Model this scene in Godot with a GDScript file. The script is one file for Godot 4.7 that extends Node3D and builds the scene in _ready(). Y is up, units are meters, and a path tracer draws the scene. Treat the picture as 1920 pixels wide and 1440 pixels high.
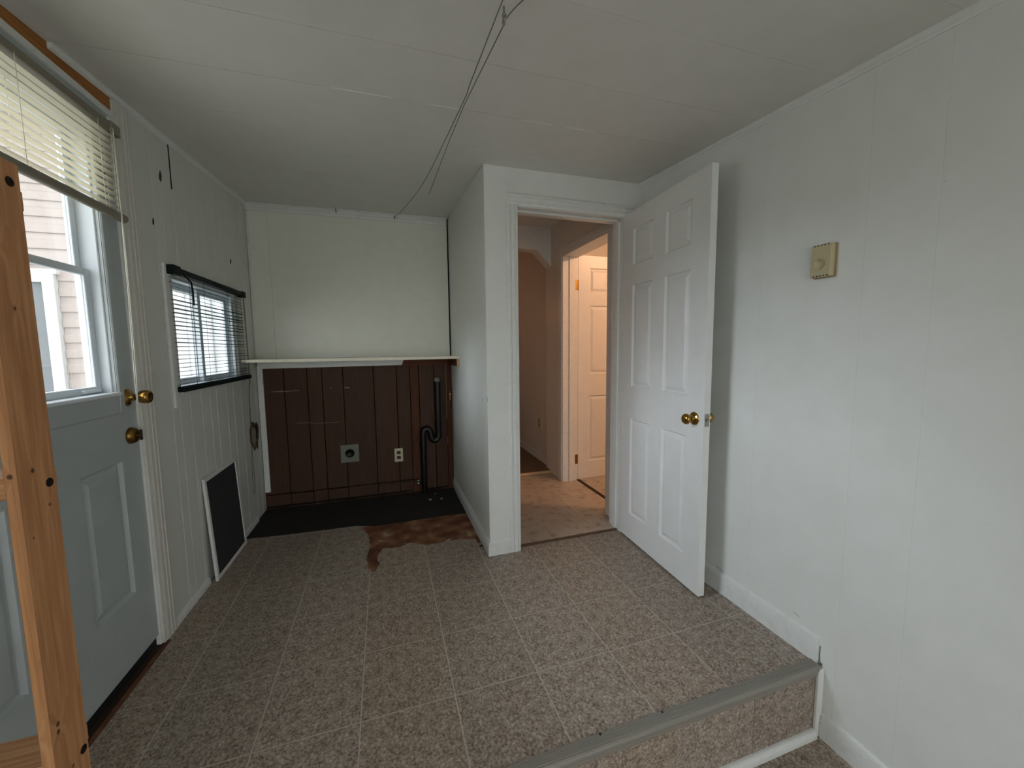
extends Node3D
# A small entry room: exterior door and small window on the left, laundry alcove and
# inner doorway ahead, a step down to the floor the camera stands on. Metres, y up.

const XL := -0.943      # left wall, at z = -2
const AL := -0.02025    # its slight turn
const XR := 1.572       # right wall, at z = -2
const AR := -0.0068
const ZD := -2.180      # wall with the inner doorway
const ZA := -3.409      # back wall of the alcove
const XS := 0.5606      # partition, alcove side
const ZS := -0.976      # step edge
const STEP := 0.286

var M := {}
var used := {}
var TL: Transform3D     # left wall frame: x out of the wall, y up, z along it towards the camera
var TR: Transform3D     # right wall frame: x to the right, z along it
var rng := RandomNumberGenerator.new()


# ---------------------------------------------------------------- helpers
func begin() -> SurfaceTool:
	var st := SurfaceTool.new()
	st.begin(Mesh.PRIMITIVE_TRIANGLES)
	st.set_smooth_group(-1)
	return st

func tri(st: SurfaceTool, a: Vector3, b: Vector3, c: Vector3) -> void:
	st.add_vertex(a); st.add_vertex(c); st.add_vertex(b)

func quad(st: SurfaceTool, a: Vector3, b: Vector3, c: Vector3, d: Vector3) -> void:
	tri(st, a, b, c); tri(st, a, c, d)

func mesh_of(st: SurfaceTool) -> ArrayMesh:
	st.generate_normals()
	return st.commit()

func box(st: SurfaceTool, a: Vector3, b: Vector3) -> void:
	var lo := Vector3(minf(a.x, b.x), minf(a.y, b.y), minf(a.z, b.z))
	var hi := Vector3(maxf(a.x, b.x), maxf(a.y, b.y), maxf(a.z, b.z))
	var p := func(i: int, j: int, k: int) -> Vector3: return Vector3(hi.x if i else lo.x, hi.y if j else lo.y, hi.z if k else lo.z)
	quad(st, p.call(0,0,1), p.call(1,0,1), p.call(1,1,1), p.call(0,1,1))
	quad(st, p.call(1,0,0), p.call(0,0,0), p.call(0,1,0), p.call(1,1,0))
	quad(st, p.call(1,0,1), p.call(1,0,0), p.call(1,1,0), p.call(1,1,1))
	quad(st, p.call(0,0,0), p.call(0,0,1), p.call(0,1,1), p.call(0,1,0))
	quad(st, p.call(0,1,1), p.call(1,1,1), p.call(1,1,0), p.call(0,1,0))
	quad(st, p.call(0,0,0), p.call(1,0,0), p.call(1,0,1), p.call(0,0,1))

# a box with chamfered edges
func cbox(st: SurfaceTool, a: Vector3, b: Vector3, e := 0.003) -> void:
	var lo := Vector3(minf(a.x, b.x), minf(a.y, b.y), minf(a.z, b.z))
	var hi := Vector3(maxf(a.x, b.x), maxf(a.y, b.y), maxf(a.z, b.z))
	var c := (lo + hi) / 2.0
	var h := (hi - lo) / 2.0
	e = minf(e, minf(h.x, minf(h.y, h.z)) * 0.9)
	var pts := []
	for sx in [-1, 1]:
		for sy in [-1, 1]:
			for sz in [-1, 1]:
				var s := Vector3(sx, sy, sz)
				pts.append([c + s * Vector3(h.x, h.y - e, h.z - e), c + s * Vector3(h.x - e, h.y, h.z - e), c + s * Vector3(h.x - e, h.y - e, h.z)])
	var P := func(x: int, y: int, z: int, k: int) -> Vector3: return pts[x * 4 + y * 2 + z][k]
	var face := func(l: Array) -> void:
		var m := (l[0] + l[1] + l[2]) as Vector3
		var n := ((l[1] - l[0]) as Vector3).cross(l[2] - l[0])
		if n.dot(m / 3.0 - c) < 0.0:
			l.reverse()
		for i in range(1, l.size() - 1):
			tri(st, l[0], l[i], l[i + 1])
	for s in [0, 1]:
		face.call([P.call(s,0,0,0), P.call(s,1,0,0), P.call(s,1,1,0), P.call(s,0,1,0)])
		face.call([P.call(0,s,0,1), P.call(1,s,0,1), P.call(1,s,1,1), P.call(0,s,1,1)])
		face.call([P.call(0,0,s,2), P.call(1,0,s,2), P.call(1,1,s,2), P.call(0,1,s,2)])
		for t in [0, 1]:
			face.call([P.call(s,t,0,0), P.call(s,t,1,0), P.call(s,t,1,1), P.call(s,t,0,1)])
			face.call([P.call(s,0,t,0), P.call(s,1,t,0), P.call(s,1,t,2), P.call(s,0,t,2)])
			face.call([P.call(0,s,t,1), P.call(1,s,t,1), P.call(1,s,t,2), P.call(0,s,t,2)])
			for k in [0, 1]:
				face.call([P.call(s,t,k,0), P.call(s,t,k,1), P.call(s,t,k,2)])

# a flat outline (u, v) pushed along w for a length
func extrude(st: SurfaceTool, outline: PackedVector2Array, o: Vector3, u: Vector3, v: Vector3, w: Vector3) -> void:
	var poly := outline.duplicate()
	if Geometry2D.is_polygon_clockwise(poly):
		poly.reverse()
	if u.cross(v).dot(w) < 0.0:
		o += w; w = -w
	var n := poly.size()
	for i in n:
		var p := o + u * poly[i].x + v * poly[i].y
		var q := o + u * poly[(i + 1) % n].x + v * poly[(i + 1) % n].y
		quad(st, p, q, q + w, p + w)
	var ids := Geometry2D.triangulate_polygon(poly)
	for k in range(0, ids.size(), 3):
		var a := poly[ids[k]]
		var b := poly[ids[k + 1]]
		var c := poly[ids[k + 2]]
		if (b - a).cross(c - a) < 0.0:
			var t := b; b = c; c = t
		var A := o + u * a.x + v * a.y
		var B := o + u * b.x + v * b.y
		var C := o + u * c.x + v * c.y
		tri(st, A + w, B + w, C + w)
		tri(st, C, B, A)

func tube(st: SurfaceTool, path: PackedVector3Array, r: float, sides := 10, cap := true) -> void:
	st.set_smooth_group(0)
	var rings := []
	var up := Vector3(0.31, 0.17, 0.93).normalized()
	for i in path.size():
		var d := (path[mini(i + 1, path.size() - 1)] - path[maxi(i - 1, 0)]).normalized()
		var x := (up - d * up.dot(d)).normalized()
		up = x
		var y := d.cross(x)
		var ring := []
		for k in sides:
			var a := TAU * k / sides
			ring.append(path[i] + (x * cos(a) + y * sin(a)) * r)
		rings.append(ring)
	for i in path.size() - 1:
		for k in sides:
			var l := (k + 1) % sides
			quad(st, rings[i][k], rings[i][l], rings[i + 1][l], rings[i + 1][k])
	if cap:
		st.set_smooth_group(-1)
		for k in range(1, sides - 1):
			tri(st, rings[0][0], rings[0][k + 1], rings[0][k])
			var e: Array = rings[-1]
			tri(st, e[0], e[k], e[k + 1])
	st.set_smooth_group(-1)

# profile: (distance along axis, radius)
func lathe(st: SurfaceTool, prof: PackedVector2Array, o: Vector3, axis: Vector3, sides := 24) -> void:
	st.set_smooth_group(0)
	var x := axis.cross(Vector3(0.3, 0.9, 0.2)).normalized()
	var y := axis.cross(x).normalized()
	for i in prof.size() - 1:
		for k in sides:
			var a := TAU * k / sides
			var b := TAU * (k + 1) / sides
			var da := x * cos(a) + y * sin(a)
			var db := x * cos(b) + y * sin(b)
			var p0 := o + axis * prof[i].x
			var p1 := o + axis * prof[i + 1].x
			quad(st, p0 + da * prof[i].y, p0 + db * prof[i].y, p1 + db * prof[i + 1].y, p1 + da * prof[i + 1].y)
	st.set_smooth_group(-1)

func obj(called: String, st: SurfaceTool, m: Material, parent: Node = null) -> MeshInstance3D:
	return put(called, mesh_of(st), m, parent)

func put(called: String, mesh: Mesh, m: Material, parent: Node = null) -> MeshInstance3D:
	var o := MeshInstance3D.new()
	o.mesh = mesh
	o.material_override = m
	o.cast_shadow = GeometryInstance3D.SHADOW_CASTING_SETTING_ON
	if parent == null:
		o.name = numbered(called)
		add_child(o)
	else:
		o.name = called
		parent.add_child(o, true)
	return o

func numbered(called: String) -> String:
	if not used.has(called):
		used[called] = 0
		return called
	used[called] += 1
	return "%s_%03d" % [called, used[called]]

func tag(o: Node, label: String, category: String, group := "", kind := "") -> Node:
	o.set_meta("label", label)
	o.set_meta("category", category)
	if group: o.set_meta("group", group)
	if kind: o.set_meta("kind", kind)
	return o

func part_label(o: Node, label: String) -> Node:
	o.set_meta("label", label)
	return o

func thing(called: String, label: String, category: String, t := Transform3D(), group := "", kind := "") -> Node3D:
	var o := Node3D.new()
	o.name = numbered(called)
	add_child(o)
	o.transform = t
	tag(o, label, category, group, kind)
	return o

func v2(a: Array) -> PackedVector2Array:
	var p := PackedVector2Array()
	for i in range(0, a.size(), 2):
		p.append(Vector2(a[i], a[i + 1]))
	return p

func one_box(called: String, a: Vector3, b: Vector3, m: Material, parent: Node = null, e := 0.0) -> MeshInstance3D:
	var st := begin()
	if e > 0.0: cbox(st, a, b, e)
	else: box(st, a, b)
	return obj(called, st, m, parent)

func ceil_y(x: float, z: float) -> float:
	return 2.2236 + 0.00808 * (x - 0.5) - 0.0687 * (z + 2.0)

func xl(z: float) -> float:
	return XL + AL * (z + 2.0)

func xr(z: float) -> float:
	return XR + AR * (z + 2.0)


# ---------------------------------------------------------------- materials
func mat(called: String, c: Color, rough := 0.6, metal := 0.0) -> StandardMaterial3D:
	var m := StandardMaterial3D.new()
	m.resource_name = called
	m.albedo_color = c
	m.roughness = rough
	m.metallic = metal
	M[called] = m
	return m

func noise(freq: float, seed_: int, octaves := 4, type := FastNoiseLite.TYPE_SIMPLEX_SMOOTH) -> FastNoiseLite:
	var n := FastNoiseLite.new()
	n.noise_type = type
	n.seed = seed_
	n.frequency = freq
	n.fractal_octaves = octaves
	return n

func noise_tex(n: FastNoiseLite, size: int, ramp: Array = [], normal := 0.0) -> NoiseTexture2D:
	var t := NoiseTexture2D.new()
	t.width = size
	t.height = size
	t.seamless = true
	t.noise = n
	if ramp:
		var g := Gradient.new()
		var offs := PackedFloat32Array()
		var cols := PackedColorArray()
		for r in ramp:
			offs.append(r[0]); cols.append(r[1])
		g.offsets = offs
		g.colors = cols
		t.color_ramp = g
	if normal > 0.0:
		t.as_normal_map = true
		t.bump_strength = normal
	return t

func grained(m: StandardMaterial3D, albedo: Texture2D, metres: float, bump: Texture2D = null, bump_scale := 0.4, world := true) -> StandardMaterial3D:
	m.albedo_texture = albedo
	m.uv1_triplanar = true
	m.uv1_world_triplanar = world
	m.uv1_scale = Vector3.ONE / metres
	m.uv1_triplanar_sharpness = 8.0
	if bump:
		m.normal_enabled = true
		m.normal_texture = bump
		m.normal_scale = bump_scale
	return m

# wood grain as an image: rings stretched along the grain, with a few knots
func wood_image(seed_: int, along_v: bool, knots: int, dark: Color, light: Color, squash := 1.7) -> ImageTexture:
	var w := 256
	var h := 512
	var n1 := noise(0.035, seed_, 3)
	var n2 := noise(0.11, seed_ + 7, 2)
	var r := RandomNumberGenerator.new()
	r.seed = seed_
	var ks := []
	for k in knots:
		ks.append([r.randf() * w, r.randf() * h, r.randf_range(2.2, 6.0)])
	var im := Image.create(w if along_v else h, h if along_v else w, false, Image.FORMAT_RGB8)
	for j in h:
		for i in w:
			var bend := 0.0
			var knot := 0.0
			for k in ks:
				var dx: float = wrapf(i - k[0], -w / 2.0, w / 2.0)
				var dy: float = wrapf(j - k[1], -h / 2.0, h / 2.0) * squash
				var d := sqrt(dx * dx + dy * dy)
				bend += signf(dx) * k[2] * 2.2 * exp(-d * d / (k[2] * k[2] * 14.0))
				knot = maxf(knot, 1.0 - smoothstep(k[2] * 0.55, k[2] * 1.25, d))
			var x := i + bend
			var t := 0.5 + 0.42 * n1.get_noise_2d(x * 1.9, j * 0.16) + 0.2 * n2.get_noise_2d(x * 3.2, j * 0.1)
			t = clampf(t, 0.0, 1.0)
			var c := dark.lerp(light, t)
			c = c.lerp(dark * Color(0.42, 0.36, 0.34), knot * 0.85)
			if along_v: im.set_pixel(i, j, c)
			else: im.set_pixel(j, i, c)
	return ImageTexture.create_from_image(im)

# several scales of mottling laid over one another
func mottled(size: int, ramp: Array) -> ImageTexture:
	var layers := []
	var fine := noise(0.10, 51, 3)
	var mid := noise(0.042, 52, 3)
	mid.domain_warp_enabled = true
	mid.domain_warp_amplitude = 22.0
	mid.domain_warp_frequency = 0.03
	var vein := noise(0.03, 53, 3)
	vein.fractal_type = FastNoiseLite.FRACTAL_RIDGED
	vein.domain_warp_enabled = true
	vein.domain_warp_amplitude = 30.0
	vein.domain_warp_frequency = 0.02
	var broad := noise(0.011, 54, 2)
	for n in [fine, mid, vein, broad]:
		layers.append(n.get_seamless_image(size, size).get_data())
	var g := Gradient.new()
	var offs := PackedFloat32Array()
	var cols := PackedColorArray()
	for r in ramp:
		offs.append(r[0]); cols.append(r[1])
	g.offsets = offs
	g.colors = cols
	var lut := []
	for i in 256:
		lut.append(g.sample(i / 255.0))
	var out := PackedByteArray()
	out.resize(size * size * 3)
	for i in size * size:
		var t: float = (layers[0][i] * 0.30 + layers[1][i] * 0.36 + (255 - layers[2][i]) * 0.24 + layers[3][i] * 0.16) / 255.0
		var c: Color = lut[clampi(int((t - 0.53) * 255.0 * 1.45 + 127.0), 0, 255)]
		out[i * 3] = int(c.r * 255.0)
		out[i * 3 + 1] = int(c.g * 255.0)
		out[i * 3 + 2] = int(c.b * 255.0)
	return ImageTexture.create_from_image(Image.create_from_data(size, size, false, Image.FORMAT_RGB8, out))

func make_materials() -> void:
	var orange_peel := noise_tex(noise(0.09, 11, 3), 512, [], 3.0)
	var fine := noise_tex(noise(0.22, 12, 2), 256, [], 3.0)
	var paint := noise_tex(noise(0.012, 3, 4), 512, [[0.0, Color(0.978, 0.978, 0.97)], [0.5, Color(0.99, 0.99, 0.985)], [1.0, Color(1, 1, 1)]])
	var scuff := noise_tex(noise(0.02, 33, 5), 512, [[0.0, Color(0.955, 0.95, 0.93)], [0.3, Color(0.985, 0.985, 0.975)], [0.6, Color(1, 1, 1)], [1.0, Color(0.985, 0.985, 0.985)]])
	grained(mat("wall_paint", Color(0.855, 0.86, 0.835), 0.5), paint, 0.9, orange_peel, 0.035)
	grained(mat("right_paint", Color(0.89, 0.895, 0.88), 0.45), paint, 1.1, orange_peel, 0.035)
	grained(mat("ceiling_paint", Color(0.88, 0.875, 0.855), 0.55), paint, 1.0, orange_peel, 0.04)
	grained(mat("panel_paint", Color(0.90, 0.905, 0.865), 0.5), paint, 0.8, orange_peel, 0.035)
	grained(mat("hall_paint", Color(0.885, 0.865, 0.84), 0.38), paint, 1.0)
	grained(mat("trim_white", Color(0.885, 0.89, 0.88), 0.38), scuff, 0.5)
	grained(mat("door_white", Color(0.90, 0.905, 0.90), 0.36), paint, 0.8, fine, 0.06)
	grained(mat("steel_door", Color(0.71, 0.74, 0.745), 0.4), paint, 0.7, fine, 0.08)
	grained(mat("old_trim", Color(0.83, 0.82, 0.79), 0.42), scuff, 0.5)
	mat("shadow_gap", Color(0.05, 0.045, 0.04), 0.9)
	mat("caulk", Color(0.93, 0.93, 0.91), 0.5)
	# vinyl floor print
	var speck := noise(0.06, 5, 4)
	var vinyl := mottled(768, [[0.0, Color(0.30, 0.25, 0.205)], [0.22, Color(0.43, 0.375, 0.325)], [0.40, Color(0.575, 0.52, 0.47)], [0.56, Color(0.655, 0.605, 0.555)], [0.74, Color(0.745, 0.70, 0.655)], [1.0, Color(0.82, 0.785, 0.745)]])
	var vinyl_bump := noise_tex(speck, 512, [], 5.0)
	for k in 3:
		var m := grained(mat("vinyl_%d" % k, [Color(1, 1, 1), Color(0.965, 0.96, 0.955), Color(1.0, 0.985, 0.965)][k], 0.52), vinyl, 0.47, vinyl_bump, 0.05)
		m.uv1_offset = Vector3(0.37 * k, 0.11 * k, 0.61 * k)
	var joint := noise_tex(noise(0.05, 8, 3), 256, [[0.0, Color(0.68, 0.645, 0.59)], [1.0, Color(0.80, 0.77, 0.72)]])
	grained(mat("vinyl_joint", Color(1, 1, 1), 0.55), joint, 0.3)
	var hall_t := noise_tex(noise(0.016, 9, 5), 512, [[0.0, Color(0.60, 0.51, 0.43)], [0.26, Color(0.72, 0.65, 0.575)], [0.36, Color(0.785, 0.73, 0.665)], [1.0, Color(0.83, 0.78, 0.725)]])
	grained(mat("hall_vinyl", Color(0.90, 0.90, 0.90), 0.4), hall_t, 0.8)
	mat("hall_joint", Color(0.62, 0.55, 0.48), 0.6)
	grained(mat("passage_carpet", Color(1, 1, 1), 0.9), noise_tex(noise(0.2, 19, 3), 256, [[0.0, Color(0.38, 0.31, 0.24)], [1.0, Color(0.56, 0.47, 0.38)]]), 0.15)
	var ply := noise_tex(noise(0.012, 15, 6), 1024, [[0.0, Color(0.28, 0.165, 0.11)], [0.35, Color(0.43, 0.265, 0.175)], [0.55, Color(0.51, 0.335, 0.23)], [0.72, Color(0.56, 0.40, 0.295)], [0.80, Color(0.66, 0.585, 0.51)], [1.0, Color(0.72, 0.66, 0.59)]])
	grained(mat("subfloor_wood", Color(1, 1, 1), 0.8), ply, 1.9)
	var felt := noise_tex(noise(0.12, 16, 5), 512, [[0.0, Color(0.05, 0.048, 0.042)], [0.5, Color(0.095, 0.09, 0.08)], [0.70, Color(0.16, 0.15, 0.135)], [1.0, Color(0.30, 0.27, 0.23)]])
	grained(mat("black_felt", Color(1, 1, 1), 0.85), felt, 0.7)
	grained(mat("torn_paper", Color(0.62, 0.56, 0.48), 0.9), paint, 0.2)
	mat("nosing_grey", Color(0.54, 0.52, 0.485), 0.5)
	# woods
	var pine_v := wood_image(21, true, 15, Color(0.63, 0.41, 0.24), Color(0.84, 0.64, 0.45))
	var pine_h := wood_image(22, false, 7, Color(0.66, 0.45, 0.28), Color(0.86, 0.68, 0.50))
	grained(mat("pine_upright", Color(1, 1, 1), 0.6), pine_v, 0.22, null, 0.0, false).uv1_scale = Vector3(4.5, 1.15, 4.5)
	grained(mat("pine_rail", Color(1, 1, 1), 0.6), pine_h, 0.22, null, 0.0, false).uv1_scale = Vector3(1.6, 5.0, 5.0)
	var hem := wood_image(23, false, 2, Color(0.50, 0.29, 0.10), Color(0.74, 0.50, 0.24))
	grained(mat("raw_header", Color(1, 1, 1), 0.7), hem, 0.3, null, 0.0, false).uv1_scale = Vector3(4.0, 5.0, 1.3)
	for k in 3:
		var t := wood_image(30 + k, true, 1, [Color(0.225, 0.125, 0.058), Color(0.24, 0.135, 0.064), Color(0.215, 0.12, 0.055)][k], [Color(0.31, 0.19, 0.105), Color(0.32, 0.195, 0.11), Color(0.30, 0.18, 0.10)][k])
		grained(mat("panelling_%d" % k, Color(1, 1, 1), 0.68), t, 0.4, null, 0.0, false).uv1_scale = Vector3(2.5, 0.8, 2.5)
	grained(mat("stud_wood", Color(0.46, 0.38, 0.32), 0.75), pine_v, 0.3, null, 0.0, false).uv1_scale = Vector3(3.5, 1.0, 3.5)
	grained(mat("cleat_wood", Color(0.50, 0.38, 0.32), 0.75), pine_h, 0.3, null, 0.0, false).uv1_scale = Vector3(1.5, 4.0, 4.0)
	mat("end_grain", Color(0.78, 0.66, 0.50), 0.8)
	grained(mat("shelf_cream", Color(0.90, 0.87, 0.79), 0.4), scuff, 0.6)
	# metals, plastics, glass
	mat("brass", Color(0.66, 0.52, 0.28), 0.16, 1.0)
	mat("aged_brass", Color(0.52, 0.40, 0.20), 0.34, 1.0)
	mat("steel", Color(0.62, 0.61, 0.58), 0.32, 1.0)
	mat("bronze_screw", Color(0.14, 0.085, 0.055), 0.45, 0.7)
	mat("rust", Color(0.22, 0.15, 0.10), 0.8, 0.2)
	mat("torn_board", Color(0.36, 0.27, 0.18), 0.9)
	mat("brown_strip", Color(0.36, 0.27, 0.20), 0.7)
	mat("copper", Color(0.72, 0.45, 0.33), 0.35, 1.0)
	mat("black_pipe", Color(0.014, 0.014, 0.015), 0.36)
	mat("black_rubber", Color(0.018, 0.018, 0.018), 0.7)
	mat("socket_black", Color(0.02, 0.02, 0.02), 0.4)
	mat("plate_grey", Color(0.47, 0.47, 0.42), 0.5)
	mat("outlet_cream", Color(0.80, 0.77, 0.64), 0.45)
	mat("thermostat_beige", Color(0.745, 0.70, 0.555), 0.55)
	mat("thermostat_side", Color(0.60, 0.52, 0.36), 0.6)
	mat("green_plastic", Color(0.03, 0.085, 0.085), 0.6).metallic_specular = 0.3
	mat("green_slat", Color(0.10, 0.20, 0.19), 0.55)
	mat("cord_green", Color(0.06, 0.10, 0.10), 0.7)
	var slat := mat("cream_slat", Color(0.87, 0.845, 0.755), 0.45)
	slat.backlight_enabled = true
	slat.backlight = Color(0.42, 0.40, 0.33)
	mat("blind_rail", Color(0.52, 0.49, 0.43), 0.5)
	mat("cord_white", Color(0.88, 0.89, 0.82), 0.7)
	mat("grey_cord", Color(0.44, 0.44, 0.41), 0.8)
	mat("dark_screen", Color(0.17, 0.175, 0.18), 0.8)
	mat("window_vinyl", Color(0.86, 0.89, 0.91), 0.35)
	var glass := mat("clear_glass", Color(0.92, 0.96, 0.97, 0.06), 0.02)
	glass.transparency = BaseMaterial3D.TRANSPARENCY_ALPHA
	# outdoors
	grained(mat("siding", Color(0.65, 0.605, 0.585), 0.6), paint, 1.2)
	mat("outdoor_white", Color(0.80, 0.80, 0.80), 0.5)
	mat("outdoor_pale", Color(0.86, 0.90, 0.92), 0.5)
	mat("outdoor_screen", Color(0.40, 0.42, 0.435), 0.6)
	grained(mat("concrete", Color(1, 1, 1), 0.9), noise_tex(noise(0.05, 40, 5), 256, [[0.0, Color(0.66, 0.65, 0.62)], [1.0, Color(0.78, 0.775, 0.75)]]), 1.2)
	var warm := mat("lamp_glass", Color(0.95, 0.85, 0.7), 0.4)
	warm.emission_enabled = true
	warm.emission = Color(1.0, 0.77, 0.62)
	warm.emission_energy_multiplier = 0.6


# ---------------------------------------------------------------- build
func _ready() -> void:
	rng.seed = 4
	# camera
	var cam := Camera3D.new()
	cam.name = "camera"
	cam.fov = rad_to_deg(2.0 * atan(720.0 / 736.49))
	cam.near = 0.02
	add_child(cam)
	cam.transform = Transform3D(Basis(Vector3(0.950477, -0.011674, 0.310577), Vector3(0.039842, 0.995626, -0.084507), Vector3(-0.308232, 0.092697, 0.946784)).orthonormalized(), Vector3(0, 1.2376, 0))
	cam.current = true
	# sky: even overcast
	var env := Environment.new()
	var sky := Sky.new()
	var sm := ProceduralSkyMaterial.new()
	sm.sky_top_color = Color(0.965, 0.98, 0.99)
	sm.sky_horizon_color = Color(0.965, 0.98, 0.985)
	sm.ground_bottom_color = Color(0.62, 0.62, 0.58)
	sm.ground_horizon_color = Color(0.7, 0.7, 0.67)
	sm.sun_angle_max = 0.1
	sm.energy_multiplier = 1.0
	sky.sky_material = sm
	env.background_mode = Environment.BG_SKY
	env.background_energy_multiplier = 2.6
	env.sky = sky
	env.ambient_light_source = Environment.AMBIENT_SOURCE_DISABLED
	env.tonemap_mode = Environment.TONE_MAPPER_LINEAR
	env.tonemap_exposure = 1.55
	env.sdfgi_enabled = true
	env.ssao_enabled = true
	env.ssil_enabled = true
	var we := WorldEnvironment.new()
	we.name = "environment"
	we.environment = env
	add_child(we)

	# veiled sun: the broad bright part of the overcast, out beyond the left wall
	var sun := DirectionalLight3D.new()
	sun.name = "veiled_sun"
	sun.light_color = Color(0.90, 0.95, 1.0)
	sun.light_energy = 1.5
	sun.light_angular_distance = 42.0
	sun.shadow_enabled = true
	sun.sky_mode = DirectionalLight3D.SKY_MODE_LIGHT_ONLY
	add_child(sun)
	sun.look_at_from_position(Vector3(-8, 3.8, -0.6), Vector3(0, 0, 0), Vector3.UP)

	var eL := Vector3(AL, 0, 1).normalized()
	TL = Transform3D(Basis(Vector3(eL.z, 0, -eL.x), Vector3.UP, eL), Vector3(XL, 0, -2))
	var eR := Vector3(AR, 0, 1).normalized()
	TR = Transform3D(Basis(Vector3(eR.z, 0, -eR.x), Vector3.UP, eR), Vector3(XR, 0, -2))
	make_materials()
	build_shell()
	build_floor()
	build_left_side()
	build_alcove()
	build_doorway()
	build_hall()
	build_right_side()
	build_ceiling()
	build_rack()
	build_outdoors()


# ---------------------------------------------------------------- walls
func build_shell() -> void:
	# left wall, core and panelling boards, around the door and window openings
	var w := thing("wall_left", "left wall of white painted vertical boards with exterior door", "wall", TL, "", "structure")
	var st := begin()
	var core := [[-1.55, -1.06, -0.4, 2.5], [-1.06, -0.27, -0.4, 1.05], [-1.06, -0.27, 1.60, 2.5], [-0.27, 0.03, -0.4, 2.5], [0.03, 0.985, -0.4, -0.005], [0.03, 0.985, 2.125, 2.5], [0.985, 3.9, -0.4, 2.5]]
	for c in core:
		box(st, Vector3(-0.095, c[2], c[0]), Vector3(-0.008, c[3], c[1]))
	obj("wall_core", st, M.wall_paint, w)
	var edges := [-0.048, -0.204, -0.374, -0.494, -0.60, -0.684, -0.825, -0.93, -1.065, -1.235, -1.345, -1.425]
	for i in edges.size() - 1:
		var a: float = edges[i] - 0.0012
		var b: float = edges[i + 1] + 0.0012
		var spans := [[0.0, 2.46]]
		if a <= -0.26 and b >= -1.07:
			spans = [[0.0, 1.05], [1.60, 2.46]]
		elif a > -0.27 and b < -0.27:
			one_box("board", Vector3(-0.009, 0, -0.27), Vector3(0, 2.46, a), M.wall_paint, w, 0.0015)
			spans = [[0.0, 1.05], [1.60, 2.46]]
			a = -0.27
		elif a > -1.06 and b < -1.06:
			one_box("board", Vector3(-0.009, 0, b), Vector3(0, 2.46, -1.06), M.wall_paint, w, 0.0015)
			spans = [[0.0, 1.05], [1.60, 2.46]]
			b = -1.06
		for s in spans:
			one_box("board", Vector3(-0.009, s[0], b), Vector3(0, s[1], a), M.wall_paint, w, 0.0015)
	for s in [[0.985, 3.8, -0.286, 2.46]]:
		one_box("board", Vector3(-0.009, s[2], s[0]), Vector3(0, s[3], s[1]), M.wall_paint, w)

	# right wall: wide painted sheets with hairline joints
	w = thing("wall_right", "right wall of pale painted sheets behind the open white door", "wall", TR, "", "structure")
	one_box("wall_core", Vector3(0.006, -0.4, -0.4), Vector3(0.11, 2.5, 3.9), M.right_paint, w)
	var re := [-0.19, 0.685, 1.072, 1.2575, 1.68, 2.3, 3.0, 3.8]
	for i in re.size() - 1:
		one_box("sheet", Vector3(0, -0.29, re[i] + 0.0001), Vector3(0.008, 2.46, re[i + 1] - 0.0001), M.right_paint, w, 0.0004)

	# partition between alcove and hall, with the wall that holds the doorway
	w = thing("wall_partition", "white partition wall between the alcove and the doorway", "wall", Transform3D(), "", "structure")
	st = begin()
	box(st, Vector3(XS, -0.1, ZA - 0.12), Vector3(0.69, 2.5, ZD - 0.012))
	box(st, Vector3(0.69, -0.1, ZD - 0.13), Vector3(0.735, 2.5, ZD - 0.012))
	obj("wall_core", st, M.wall_paint, w)
	one_box("front_board", Vector3(XS, -0.1, ZD - 0.012), Vector3(0.735, 2.5, ZD), M.right_paint, w)
	w = thing("wall_doorway", "white wall above and beside the inner doorway", "wall", Transform3D(), "", "structure")
	st = begin()
	box(st, Vector3(0.735, 2.045, ZD - 0.13), Vector3(1.58, 2.5, ZD))
	box(st, Vector3(1.47, -0.1, ZD - 0.13), Vector3(1.58, 2.045, ZD))
	obj("wall_core", st, M.right_paint, w)

	# rear wall behind the camera with a wide window
	w = thing("wall_rear", "white wall behind the viewer with a wide window", "wall", Transform3D(Basis(), Vector3(0, 0, 1.78)), "", "structure")
	st = begin()
	for c in [[-1.2, -0.8, -0.4, 2.5], [-0.8, 1.3, -0.4, 0.1], [-0.8, 1.3, 1.92, 2.5], [1.3, 1.7, -0.4, 2.5]]:
		box(st, Vector3(c[0], c[2], 0), Vector3(c[1], c[3], 0.13))
	obj("wall_core", st, M.wall_paint, w)
	plain_window("window_2", "wide window in the rear wall behind the viewer", Transform3D(Basis(), Vector3(-0.8, 0.1, 1.86)), 2.10, 1.82)

func plain_window(called: String, label: String, t: Transform3D, w: float, h: float) -> void:
	var o := thing(called, label, "window", t, "", "structure")
	for b in [[0, 0.05, 0, h], [w - 0.05, w, 0, h], [0.05, w - 0.05, 0, 0.05], [0.05, w - 0.05, h - 0.05, h], [w / 2 - 0.025, w / 2 + 0.025, 0.05, h - 0.05]]:
		one_box("frame_bar", Vector3(b[0], b[2], -0.03), Vector3(b[1], b[3], 0.03), M.window_vinyl, o, 0.004)
	for s in [[0.05, w / 2 - 0.025], [w / 2 + 0.025, w - 0.05]]:
		one_box("pane", Vector3(s[0], 0.05, -0.002), Vector3(s[1], h - 0.05, 0.002), M.clear_glass, o)


# ---------------------------------------------------------------- floors
func jagged(pts: PackedVector2Array, amp: float, step: float) -> PackedVector2Array:
	var r := RandomNumberGenerator.new()
	r.seed = 77
	var out := PackedVector2Array()
	for i in pts.size() - 1:
		var n := maxi(1, int(pts[i].distance_to(pts[i + 1]) / step))
		for k in n:
			var p := pts[i].lerp(pts[i + 1], float(k) / n)
			if not (i == 0 and k == 0):
				p += Vector2(r.randf_range(-amp, amp), r.randf_range(-amp, amp))
			out.append(p)
	out.append(pts[-1])
	return out

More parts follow.
